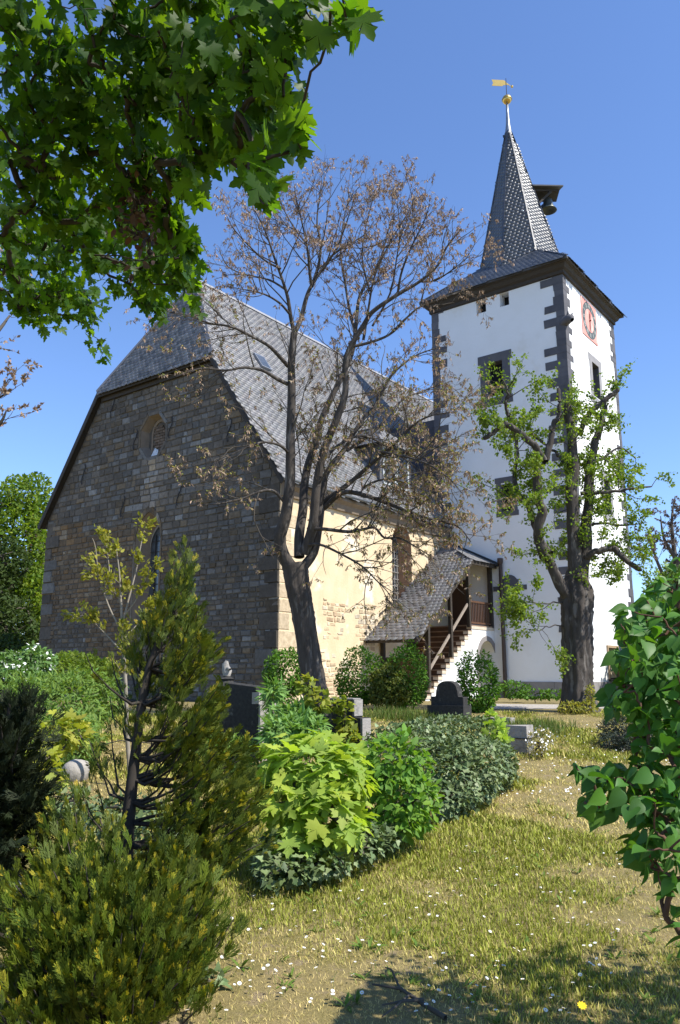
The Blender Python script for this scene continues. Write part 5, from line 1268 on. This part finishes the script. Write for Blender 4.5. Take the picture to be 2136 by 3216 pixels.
V, F = lines_mesh(lim[:1], 7); mk('trunk', V - sb, F, m_pale, sap, smooth=True)
V, F = lines_mesh(lim[1:], 5); mk('branches', V - sb, F, m_pale, sap, smooth=True)
b1 = side_branches(r, lim, 5.0, (30, 60), (.15, .4), .3, 4, .35, .3, .01, .005); V, F = lines_mesh(b1, 3); mk('twigs', V - sb, F, m_pale, sap, kind='stuff')
O, T = leaf_points(r, [q for q in b1], 1500, .3); nP = len(O); O = O + r.normal(0, .035, O.shape)
put_leaves(sap, L_OVAL, O, norm(T + r.normal(0, .6, (nP, 3))), norm(rdir(r, nP) + (0, 0, .7)), r.uniform(.045, .085, nP), pal(r, nP, [(1, 1, 1), (1.15, 1.05, .8)], .2), leafmat('lime_sapling_leaf', (.22, .24, .045), (.27, .27, .06), .45), sb, 0)

# ------------------------------------------------------------------ lilac on the right
r = np.random.RandomState(601)
lroot = np.array([2.35, 3.9, 0.0]); lilac = thing('lilac_shrub', 'tall lilac with heart-shaped dark green leaves leaning into the lawn', 'shrub', lroot)
LL = [(2010, 1900, 3.7, 110, 90, 70), (2110, 1860, 3.7, 80, 90, 60), (1960, 2020, 3.6, 110, 100, 100), (2090, 2010, 3.6, 100, 110, 100), (1960, 2140, 3.5, 120, 90, 100), (2080, 2180, 3.5, 110, 110, 110), (2020, 2260, 3.45, 130, 80, 95), (2110, 2350, 3.4, 80, 110, 80), (2030, 2400, 3.4, 90, 70, 60), (1890, 2450, 3.3, 100, 40, 34), (1820, 2425, 3.3, 45, 26, 18), (2010, 2480, 3.3, 110, 60, 50), (1880, 2535, 3.25, 80, 30, 22), (2080, 2560, 3.2, 90, 90, 75), (2020, 2620, 3.2, 90, 50, 40), (2060, 2700, 3.2, 80, 60, 40), (2110, 2780, 3.2, 50, 60, 26), (2090, 2880, 3.2, 40, 50, 10), (2240, 2000, 3.7, 110, 160, 120), (2240, 2300, 3.5, 110, 160, 120), (2240, 2600, 3.3, 110, 150, 100), (2350, 2200, 3.6, 120, 250, 140), (2240, 1800, 3.9, 120, 120, 100), (2400, 1900, 3.9, 150, 200, 120), (2380, 2600, 3.4, 120, 250, 110), (1930, 2080, 3.6, 50, 40, 26), (1920, 2190, 3.6, 50, 40, 26), (1950, 1960, 3.6, 50, 40, 26)]
LB = [(1780, 2090), (1810, 2057), (1912, 1930), (1963, 1905), (2010, 1960), (2050, 1900), (2073, 1875), (2110, 1960), (2150, 1890), (2190, 1875), (2230, 1892), (2260, 1970), (2320, 1950), (2350, 1950), (2390, 1990), (2400, 1774), (2490, 1790), (2545, 1810), (2570, 2000), (2620, 1950), (2680, 1947), (2720, 1990), (2800, 2030), (2900, 2070), (2960, 2110)]
nodes = []; A = [[], [], [], []]
for px, py, Y, rx, ry, nl in LL:
    c = at(px, py, Y); s = m_per_px(Y); nl = int(nl * 1.05); G = np.clip(r.normal(0, .62, (nl, 3)), -1.25, 1.25); P = c + np.stack([G[:, 0] * rx * s, G[:, 1] * .34, G[:, 2] * ry * s], 1)
    q = P - EYE; w_ = q @ FW; pxx = CX + FPX * (q @ RT) / w_; pyy = CY - FPX * (q @ UPV) / w_
    P = P[(P[:, 2] > .12) & (pxx > np.interp(pyy, [b_[0] for b_ in LB], [b_[1] for b_ in LB]) + 28)]; nl = len(P)
    if nl == 0: continue
    nodes.append(c); nodes += list(P[::5]); A[0].append(P); A[1].append(norm(np.stack([r.normal(-.45, .5, nl), r.normal(-.2, .5, nl), r.normal(-.35, .5, nl)], 1))); A[2].append(norm(rdir(r, nl) * .7 + (.25, -.25, .8))); A[3].append(r.uniform(.042, .092, nl))
for cx_, cy_, cz_, a_, b_, c_, nl in ((3.0, 3.75, 1.55, .8, .8, 1.35, 900), (3.7, 3.3, 1.7, .7, .8, 1.5, 700), (2.7, 3.0, 1.3, .5, .6, 1.1, 350)):
    P = np.array([cx_, cy_, cz_]) + rdir(r, nl) * np.array([a_, b_, c_]) * r.rand(nl, 1) ** .4; P = P[(P[:, 0] > .47 * P[:, 1]) & (P[:, 2] > .1)]; nl = len(P)
    nodes += list(P[::12]); A[0].append(P); A[1].append(rdir(r, nl)); A[2].append(norm(rdir(r, nl) * .7 + (.2, -.2, .8))); A[3].append(r.uniform(.06, .11, nl))
O, X, Z, S = [np.concatenate(a) for a in A]
m_lilac = leafmat('lilac_leaf', (0.050, 0.13, 0.022), (0.078, 0.175, 0.03), .3, .5, tc=(2.0, 2.1, .5), spec=.3)
put_leaves(lilac, L_HEART, O, X, Z, S, pal(r, len(O), [(1, 1, 1), (.85, .95, .9), (1.3, 1.25, .9)], .2), m_lilac, lroot, 300)
V, F = skeleton(lroot - (0, 0, .05), np.array(nodes), r, .0028, .03, .08, .5, 5, 5); mk('stems', V - lroot, F, mat('red_brown_twig', (.12, .06, .035), (.08, .045, .03), 6), lilac, smooth=True)

# ------------------------------------------------------------------ background planting
m_bg = leafmat('far_tree_leaf', (0.12, 0.20, 0.025), (0.17, 0.24, 0.035), .4, tc=(1.6, 1.6, .5))
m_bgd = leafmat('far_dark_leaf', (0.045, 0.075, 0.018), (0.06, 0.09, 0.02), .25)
def far_tree(name, label, ells, n, size, m, cols, seed, root_px, group='trees beyond the church'):
    r = np.random.RandomState(seed); Y = ells[0][1]; root = np.array([ells[0][0], Y, 0.]); root[2] = float(ground(root[0], Y))
    P, D = shell(r, ells, n, .3, .5, 2.5, ground); t = thing(name, label, 'tree', root, 0, group); nP = len(P)
    put_leaves(t, L_SMALL, P, norm(rdir(r, nP) + D * .5), norm(rdir(r, nP) + (0, 0, .6)), r.uniform(*size, nP), pal(r, nP, cols, .25), m, root, 0, stuff='crown')
    top = np.array(ells)[:, :3].mean(0); tp = np.stack([root - (0, 0, .3), root * .5 + top * .5 + r.normal(0, .2, 3), top]); V, F = tubes(*[q[None] for q in densify(tp, np.array([.35, .22, .08]), 10)], 8); mk('trunk', V - root, F, m_bark, t, smooth=True)
    V, F = skeleton(tp[1], np.concatenate([np.array(ells)[:, :3], P[::max(1, nP // 60)]]), r, .02, .14, .1); mk('branches', V - root, F, m_twig, t, smooth=True)
    return t
far_tree('maple_tree', 'sunny yellow-green tree rising left of the nave', [ell(40, 1720, 44, 130, 190, 2.5), ell(90, 1560, 45, 75, 80, 2), ell(-60, 1800, 44, 130, 260, 3), ell(110, 1900, 43, 60, 130, 2), ell(40, 1980, 43, 120, 120, 2)], 26000, (.16, .32), m_bg, [(1, 1, 1), (.7, .8, .8), (1.2, 1.1, .8)], 701, None)
far_tree('dark_tree', 'dark-leaved evergreen below the yellow-green tree', [ell(30, 1760, 41, 60, 70, 1.5), ell(40, 1990, 40, 70, 110, 2), ell(-40, 1880, 40, 80, 160, 2), ell(10, 2060, 38, 80, 80, 2)], 12000, (.14, .28), m_bgd, [(1, 1, 1), (.7, .8, .8)], 702, None)
far_tree('beech_tree', 'reddish brown-leaved tree half hidden at the nave edge', [ell(125, 1780, 47, 40, 120, 1.5), ell(110, 1660, 48, 30, 60, 1), ell(120, 1950, 46, 30, 80, 1.2)], 5000, (.14, .28), leafmat('beech_leaf', (.13, .07, .04), (.17, .10, .05), .3), [(1, 1, 1), (.7, .7, .7)], 703, None)
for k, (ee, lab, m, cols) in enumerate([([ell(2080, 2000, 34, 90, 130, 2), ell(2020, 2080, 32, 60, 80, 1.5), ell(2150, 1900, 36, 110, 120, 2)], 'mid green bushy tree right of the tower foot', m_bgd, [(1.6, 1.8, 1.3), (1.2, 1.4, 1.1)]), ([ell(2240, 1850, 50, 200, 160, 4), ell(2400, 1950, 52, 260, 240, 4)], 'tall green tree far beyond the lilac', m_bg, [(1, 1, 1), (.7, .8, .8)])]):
    far_tree('leafy_tree', lab, ee, 11000, (.14, .3), m, cols, 710 + k, None)
def bare_tree(name, label, px_limbs, Y, seed, leaves, m, group='trees beyond the church'):
    r = np.random.RandomState(seed); P0 = at(*px_limbs[0][0], Y); root = P0.copy(); root[2] = float(ground(P0[0], Y)); t = thing(name, label, 'tree', root, 0, group)
    lim = [(limb_pts(p, Y, Y + r.uniform(-1.5, 1.5), r), None) for p in px_limbs]; lim = [(P, np.linspace(.12 if i else .25, .02, len(P))) for i, (P, _) in enumerate(lim)]; lim[0][0][0] = root - (0, 0, .2)
    V, F = lines_mesh(lim[:1], 8); mk('trunk', V - root, F, m_bark, t, smooth=True); V, F = lines_mesh(lim[1:], 6); mk('limbs', V - root, F, m_twig, t, smooth=True)
    b1 = side_branches(r, lim, 1.6, (25, 60), (.8, 2.2), .3, 5, .2, .3, .01, .03); b2 = side_branches(r, b1, 2.2, (25, 60), (.4, 1.1), .1, 4, .2, .3, .008, .012)
    V, F = lines_mesh(b1, 4); mk('branches', V - root, F, m_twig, t, kind='stuff'); V, F = lines_mesh(b2, 3); mk('twigs', V - root, F, m_twig, t, kind='stuff')
    O, T = leaf_points(r, b2, leaves, .2); nP = len(O); put_leaves(t, L_SMALL, O, norm(T + r.normal(0, .8, (nP, 3))), rdir(r, nP), r.uniform(.08, .16, nP), pal(r, nP, [(1, 1, 1), (.8, .8, .9), (1.2, 1.1, 1)], .25), m, root, 0)
bare_tree('plum_tree', 'thin purplish-twigged tree on the skyline right of the tower', [[(2150, 2100), (2140, 1900), (2120, 1750), (2110, 1640), (2120, 1560)], [(2140, 1900), (2080, 1800), (2050, 1720), (2040, 1660)], [(2125, 1780), (2160, 1680), (2180, 1580)], [(2130, 1840), (2190, 1760), (2230, 1680)], [(2120, 1750), (2085, 1690), (2075, 1620)]], 40, 720, 4200, leafmat('plum_leaf', (.16, .13, .14), (.20, .17, .12), .3, tc=(1, 1, 1)))
bare_tree('locust_tree', 'far bare tree with brown pods reaching in left of the maple', [[(-150, 2050), (-140, 1700), (-130, 1400), (-110, 1150), (-90, 900)], [(-135, 1500), (-60, 1380), (0, 1330), (20, 1290)], [(-120, 1250), (-50, 1100), (10, 1020), (30, 990)], [(-110, 1100), (-50, 960), (0, 880), (30, 850)], [(-130, 1420), (-60, 1300), (10, 1240)]], 24, 721, 2600, m_pod)
# dark juniper on the lawn
leafy('juniper', 'low dark blue-green juniper mound on the lawn before the linden', 'shrub', [ell(1960, 2290, 14.6, 75, 40, .5), ell(2010, 2330, 14.0, 80, 50, .5), ell(1920, 2330, 14.2, 40, 26, .3)], L_LANCE, 5200, (.05, .1), [(1, 1, 1), (1.5, 1.5, 1.6), (.7, .7, .7)], leafmat('juniper_needle', (.028, .04, .026), (.045, .055, .038), .1), 730, 0, stems=20)

# ------------------------------------------------------------------ gravestones and stones
m_granite = mat('dark_granite', (0.030, 0.029, 0.028), (0.05, 0.048, 0.045), 18, rough=.85, spec=.15, bump=.3, bscale=40, c3=(.12, .115, .105), s3=4, t3=.6)
m_sand = mat('pale_sandstone', (0.38, 0.35, 0.31), (0.27, 0.25, 0.225), 6, bump=.7, bscale=25, c3=(.18, .17, .15), s3=3, t3=.58)
def slab(parent, prof, depth, m, name, off_y=0.0, bev=.012):
    """profile in x,z extruded in y with a chamfered front"""
    c = np.mean(prof, 0); mb = MB(); A = [(x, off_y - depth / 2 + bev, z) for x, z in prof]; B = [(x, off_y + depth / 2, z) for x, z in prof]; Fp = [(x + (c[0] - x) * .02, off_y - depth / 2, z + (c[1] - z) * .02) for x, z in prof]
    n = len(prof); mb.strip(A, B, closed=True); mb.strip(Fp, A, closed=True); mb.poly(Fp); mb.poly(B[::-1]); return mb.build(name, m, parent)
GR = -ANG
def grave(name, label, px, py, Y=None, rz=GR):
    p = on_ground(px, py) if Y is None else at(px, py, Y)
    p[2] = float(ground(p[0], p[1])); return thing(name, label, 'gravestone', p, rz, 'old gravestones'), p
g, p = grave('gravestone', 'dark gravestone with round-arched top, shoulders and wide plinth', 1412, 2266)
s = m_per_px(p[1]) * 1.0; w = 58 * s
top_z = 1.6 + (2120 - 2137) * m_per_px(p[1]) - p[2]
arch_ = [(.62 * w * math.cos(a), top_z - .42 * w + .42 * w * math.sin(a)) for a in np.linspace(0, math.pi, 13)]
slab(g, [(-w, .1), (w, .1), (w, top_z - .86 * w), (.97 * w, top_z - .83 * w), (.72 * w, top_z - .83 * w), (.69 * w, top_z - .78 * w), (.66 * w, top_z - .5 * w)] + [(x, z) for x, z in arch_] + [(-.66 * w, top_z - .5 * w), (-.69 * w, top_z - .78 * w), (-.72 * w, top_z - .83 * w), (-.97 * w, top_z - .83 * w), (-w, top_z - .86 * w)], .2, m_granite, 'headstone')
MB().box(-1.1 * w, 1.1 * w, -.19, .19, -.1, .36).build('plinth', m_granite, g)
g, p = grave('gravestone', 'tall black slab with sloping top and pale right side painted as sunlit', 775, 2290, 13.2)
h = 1.6 + (2120 - 2142) * m_per_px(p[1]) - p[2]
slab(g, [(-.42, -.1), (.36, -.1), (.36, h - .34), (.22, h - .34), (.22, h - .14), (.30, h - .12), (.30, h - .06), (-.42, h)], .24, m_granite, 'headstone', bev=.02)
MB().box(.365, .40, -.12, .13, -.1, h - .33).build('painted_sun_edge', m_sand, g); MB().box(.22, .37, -.125, .12, h - .33, h - .15).build('shoulder_block', m_sand, g)  # pale strip and shoulder put the slab's sunlit right side into the colour
g, p = grave('gravestone', 'dark stepped gravestone overgrown by a yellow-green vine', 1092, 2330, 12.2)
h = 1.6 + (2120 - 2192) * m_per_px(p[1]) - p[2]
slab(g, [(-.42, -.1), (.32, -.1), (.32, h - .26), (.18, h - .26), (.18, h), (-.28, h), (-.28, h - .26), (-.42, h - .26)], .22, m_granite, 'headstone'); MB().box(-.26, .17, -.09, .1, h, h + .012).build('cap', m_sand, g)
MB().box(.322, .345, -.1, .11, -.05, h - .27).build('painted_sun_edge', m_sand, g); MB().box(.182, .2, -.1, .11, h - .24, h - .004).build('painted_sun_edge', m_sand, g)  # pale strips and thin top sheet put its sunlit faces into the colour
# urn monument
g, p = grave('urn_monument', 'pedestal with moulded cap and a small weathered urn figure', 708, 2300, 14.0); g['category'] = 'monument'
zz = lambda py: 1.6 + (2120 - py) * m_per_px(p[1]) - p[2]
MB().box(-.2, .2, -.2, .2, -.1, zz(2180)).build('pedestal', m_granite, g); MB().box(-.24, .24, -.24, .24, zz(2180), zz(2162)).build('frieze', m_sand, g)
b = MB(); b.lathe([(.27, zz(2162)), (.29, zz(2155)), (.24, zz(2148)), (.14, zz(2142)), (.1, zz(2136)), (.13, zz(2130)), (.06, zz(2124)), (.05, zz(2118)), (.0, zz(2118))], (0, 0, 0), 12); b.build('moulded_cap', m_granite, g, smooth=False)
b = MB(); b.tube([(0, 0, zz(2122)), (.0, 0, zz(2108)), (-.03, 0, zz(2098)), (-.02, -.02, zz(2086)), (.01, -.02, zz(2074))], [.06, .085, .07, .06, .02], 8); b.tube([(-.04, 0, zz(2104)), (.06, -.03, zz(2098)), (.11, -.04, zz(2102))], [.03, .04, .025], 6); b.build('figure', m_sand, g, smooth=True)
# stone blocks
r = np.random.RandomState(88)
def stone_block(name, label, px, py, w, d, h, rz=GR, cap=None, mm=None):
    p = on_ground(px, py); t = thing(name, label, 'stone', p, rz, 'stones of the graves'); mb = MB(); mb.box(-w / 2, w / 2, -d / 2, d / 2, -.08, h)
    mb.v = [(x + r.uniform(-.02, .02), y + r.uniform(-.02, .02), z + r.uniform(-.015, .015)) for x, y, z in mb.v]; mb.build('block', mm or m_sand, t)
    if cap: MB().box(-w / 2 - .02, w / 2 + .02, -d / 2 - .02, d / 2 + .02, h * .52, h * .52 + .012).build('joint', m_granite, t)
    return t
stone_block('kerb_stone', 'upright pale kerb block at the lawn end of the ivy mound', 1632, 2362, .40, .3, .44, cap=True)
stone_block('kerb_stone', 'small worn stone behind the upright kerb block', 1590, 2276, .3, .2, .16)
stone_block('kerb_stone', 'flat pale stone slab lying beyond the ivy', 1535, 2268, .6, .25, .1)
ps = on_ground(235, 2450); rk = thing('boulder', 'rounded pale stone half hidden under the golden sapling', 'stone', ps, 0, 'stones of the graves')
dv = rdir(r, 1)[0]; th_ = np.linspace(-math.pi / 2, math.pi / 2, 9); Vb = np.array([(math.cos(t) * math.cos(a), math.cos(t) * math.sin(a), math.sin(t)) for t in th_ for a in np.arange(14) * 2 * math.pi / 14])
Vb = Vb * np.array([.2, .17, .2]) * (.85 + .35 * vnoise(Vb, 1.6))[:, None]; Fb = [(j * 14 + k, j * 14 + (k + 1) % 14, (j + 1) * 14 + (k + 1) % 14, (j + 1) * 14 + k) for j in range(8) for k in range(14)]
mk('rock', Vb + np.array([0, 0, .08]), Fb, m_sand, rk, smooth=True)
stone_block('kerb_stone', 'pale stone edge lying beside the spreading thuja', 20, 2830, .4, .3, .14)
stone_block('kerb_stone', 'sloping plinth block at the nave corner', 840, 2245, .5, .4, .3)

# ------------------------------------------------------------------ grass, daisies, litter
r = np.random.RandomState(900)
def lawn_pts(n, y0, y1, p=1.0):
    y = y0 * (y1 / y0) ** (r.rand(n) ** p); x = r.uniform(-.46, .46, n) * y; return x, y
NB = 300000
x, y = lawn_pts(NB, 3.4, 21.5, .9); z = ground(x, y)
patch = vnoise(np.stack([x, y, 0 * x], 1), .9) * .6 + vnoise(np.stack([x, y, 0 * x + 9], 1), 2.6) * .4
green = np.clip((patch - .44) * 3.6 + .22 + .45 * np.exp(-((y - 6.0) / 1.2) ** 2), 0, 1)
keep = r.rand(NB) < (.5 + .5 * green); x, y, z, green = x[keep], y[keep], z[keep], green[keep]; NB = len(x)
ln = r.uniform(.02, .058, NB) * (.6 + .75 * green) * np.clip(y / 6, 1, 1.6); az = r.uniform(0, 2 * math.pi, NB); lean_ = r.uniform(.15, 1.1, NB) * (1.35 - .6 * green)
D = norm(np.stack([np.cos(az) * lean_, np.sin(az) * lean_, np.ones(NB)], 1)); Nr = norm(np.stack([np.cos(az + 1.57) + r.normal(0, .3, NB), np.sin(az + 1.57) + r.normal(0, .3, NB), 0 * az], 1))
wd = .05 * np.clip(y / 6, 1, 2.2)
BL = np.array([(0, -1, 0), (0, 1, 0), (.55, .8, 0), (.55, -.8, 0), (1, 0, 0)])
base = np.stack([x, y, z - .003], 1); Y_ = Nr
V = base[:, None] + ln[:, None, None] * (BL[None, :, 0:1] * D[:, None] + (BL[None, :, 0:1] ** 2) * np.array([0, 0, -.25]) + BL[None, :, 1:2] * wd[:, None, None] * Y_[:, None])
F = (np.array([(0, 1, 2), (0, 2, 3), (3, 2, 4)])[None] + (np.arange(NB) * 5)[:, None, None]).reshape(-1, 3)
dry = np.array([.68, .54, .22]); grn = np.array([.28, .31, .04]); mixg = np.clip(green + r.normal(0, .3, NB), 0, 1)[:, None]
col = (dry * (1 - mixg) + grn * mixg) * r.uniform(.55, 1.45, (NB, 1))
tag(mk('lawn_grass', V.reshape(-1, 3), F, leafmat('grass_blade', (1, 1, 1), (.85, .85, .85), .25, .6, tc=(1.1, 1.1, .8)), None, np.repeat(col, 5, 0)), 'short patchy spring lawn of green and straw-coloured blades', 'grass', kind='stuff')
# longer tufts
def tufts(name, label, centres, n, h, cols, spread):
    O = []; 
    for c in centres: O.append(np.array(c) + r.normal(0, 1, (n, 2)) * spread)
    O = np.concatenate(O); m = len(O); P = np.stack([O[:, 0], O[:, 1], ground(O[:, 0], O[:, 1])], 1); az = r.uniform(0, 6.28, m); l_ = r.uniform(.1, .7, m)
    T = (np.array([(0, -.03, 0), (0, .03, 0), (.6, .02, 0), (.6, -.02, 0), (1, 0, -.15)]), np.array([(0, 1, 2), (0, 2, 3), (3, 2, 4)]))
    V, F, C = inst(T[0], T[1], P, np.stack([np.cos(az) * l_, np.sin(az) * l_, np.ones(m)], 1), rdir(r, m), r.uniform(h * .5, h, m), pal(r, m, cols, .2))
    return tag(mk(name, V, F, MATS['grass_blade'], None, C), label, 'grass', kind='stuff')
hits = [on_ground(px, py)[:2] for px, py in [(1640, 2300), (1670, 2310), (1700, 2290), (1280, 2260), (1240, 2250), (1200, 2255), (1320, 2265)]]
tufts('tall_grass', 'taller unmown green grass round the gravestones', hits, 420, .3, [(.09, .16, .025), (.12, .18, .03), (.2, .2, .06)], .35)
tufts('bed_edge_grass', 'dry straggling grass along the ivy edge', [on_ground(px, py)[:2] for px, py in [(1150, 2680), (1050, 2730), (1250, 2640), (1350, 2580), (1450, 2520), (950, 2770), (1550, 2470)]], 70, .12, [(.33, .27, .12), (.16, .19, .04)], .16)
# broad weeds in the lawn
wx, wy = lawn_pts(420, 3.9, 16, .8); P = np.stack([wx, wy, ground(wx, wy)], 1); O = np.repeat(P, 6, 0) + r.normal(0, .012, (420 * 6, 3)) * (1, 1, 0); az = r.uniform(0, 6.28, len(O))
V, F, C = inst(L_LANCE[0], L_LANCE[1], O, np.stack([np.cos(az), np.sin(az), r.uniform(.3, 1.4, len(O))], 1), np.tile([0, 0, 1.0], (len(O), 1)) + r.normal(0, .2, (len(O), 3)), r.uniform(.04, .1, len(O)), pal(r, len(O), [(.12, .2, .03), (.16, .23, .04)], .2))
tag(mk('lawn_weeds', V, F, MATS['grass_blade'], None, C), 'small broad-leaved weeds scattered through the lawn', 'weeds', kind='stuff')
# daisies: the nearest as single flowers
m_petal = mat('daisy_petal', (.80, .80, .78), (.74, .74, .72), 5); m_eye = mat('daisy_eye', (.70, .50, .06), (.6, .42, .05), 5); m_stalk = mat('flower_stalk', (.12, .19, .04), (.1, .16, .03), 5)
def daisy_mesh():
    mb = MB(); k = 10; V = [(0, 0, 0)]
    for i in range(2 * k):
        a = math.pi * i / k; rr_ = .5 if i % 2 == 0 else .36; V.append((rr_ * math.cos(a), rr_ * math.sin(a), .08))
    return np.array(V), np.array([(0, i + 1, (i + 1) % (2 * k) + 1) for i in range(2 * k)])
DV, DF = daisy_mesh()
dpx = []
while len(dpx) < 330:
    px = r.uniform(560, 2136); py = r.uniform(2390, 3210)
    if px < 1550 and py < 2860 - (px - 560) * .42: continue
    if px > 1950 and py > 2440 and py < 2900: continue
    if vnoise(np.array([[px / 160, py / 90, 0]]), 1)[0] < .38: continue
    dpx.append((px, py))
pos = [on_ground(a, b_) for a, b_ in dpx]; pos.sort(key=lambda q: q[1])
me_head = bpy.data.meshes.new('petals'); me_head.from_pydata((DV * 1.0).tolist(), [], DF.tolist()); me_head.materials.append(m_petal)
cv = [(0.15 * math.cos(a), .15 * math.sin(a), .06) for a in np.arange(6) * math.pi / 3] + [(0, 0, .16)]
me_eye = bpy.data.meshes.new('flower_eye'); me_eye.from_pydata(cv, [], [(i, (i + 1) % 6, 6) for i in range(6)]); me_eye.materials.append(m_eye)
sv, sf = tubes(np.array([[(0, 0, -2.0), (.1, 0, -1), (0, 0, .02)]], float), np.array([[.05, .05, .05]]), 4)
me_st = bpy.data.meshes.new('stalk'); me_st.from_pydata(sv.tolist(), [], sf.tolist()); me_st.materials.append(m_stalk)
for p in pos[:290]:
    sc = r.uniform(.016, .026) * min(1.25, max(1, p[1] / 9)); o = thing('daisy', 'white daisy flowering in the sunny lawn', 'flower', (p[0], p[1], p[2] + sc * 1.9), r.uniform(0, 6), 'white daisies in the lawn')
    o.scale = (sc, sc, sc); o.rotation_euler = (r.uniform(-.1, .6), r.uniform(-.3, .3), r.uniform(0, 6))
    for nm, me in (('petals', me_head), ('flower_eye', me_eye), ('stalk', me_st)):
        c = bpy.data.objects.new(nm, me); COLL.objects.link(c); c.parent = o
x, y = lawn_pts(900, 10, 18, 1); k = (x > .12 * y) ; x, y = x[k], y[k]; P = np.stack([x, y, ground(x, y) + .045], 1); nP = len(P)
V, F, C = inst(DV, DF, P, np.tile([1., 0, 0], (nP, 1)), np.tile([0.0, -.35, 1], (nP, 1)) + r.normal(0, .2, (nP, 3)), r.uniform(.022, .034, nP), np.ones((nP, 3)))
tag(mk('distant_daisies', V, F, m_petal, None, C), 'drift of tiny white daisies farther up the lawn', 'flowers', kind='stuff')
leafy('flower_tuft', 'tuft of tiny white blossoms beside the pale kerb block', 'flowers', [ell(1700, 2315, 13.6, 40, 26, .25), ell(1690, 2345, 13.2, 34, 20, .2)], L_SMALL, 700, (.03, .06), [(1, 1, 1), (1.2, 1.1, .9)], leafmat('pale_stem_leaf', (.25, .24, .09), (.3, .27, .12), .3), 950, 0, stems=12, flowers=(150, .035, m_petal, lambda p: True))
dd = on_ground(1830, 3196); dn = thing('dandelion', 'single yellow dandelion in the shaded grass', 'flower', dd + (0, 0, .05), 0); c = mk('petals', DV * .05, [tuple(f) for f in DF], mat('dandelion_yellow', (.75, .55, .02), (.7, .48, .02), 5), dn); c.rotation_euler = (.5, 0, 0); mk('stalk', np.array(sv) * .03, [tuple(f) for f in sf], m_stalk, dn)
# fallen branch
fb = on_ground(1290, 3150); stick = thing('fallen_branch', 'forked dry branch lying in the grass at the shade edge', 'branch', fb)
fp_ = lambda a, b_, h=.03: on_ground(a, b_) - fb + np.array([0, 0, h])
MB().tube([fp_(1170, 3118, .04), fp_(1260, 3140, .05), fp_(1330, 3175, .03), fp_(1400, 3212, .02)], [.005, .008, .011, .013], 6).build('stem', m_twig, stick, smooth=True)
MB().tube([fp_(1330, 3168, .04), fp_(1270, 3180, .05), fp_(1200, 3178, .03)], [.01, .008, .004], 5).build('side_branch', m_twig, stick, smooth=True)
MB().tube([fp_(1260, 3140, .04), fp_(1230, 3090, .07), fp_(1210, 3070, .05)], [.007, .005, .003], 5).build('side_branch', m_twig, stick, smooth=True)
MB().tube([fp_(1290, 3150, .04), fp_(1240, 3200, .05), fp_(1200, 3215, .03)], [.007, .006, .003], 5).build('side_branch', m_twig, stick, smooth=True)
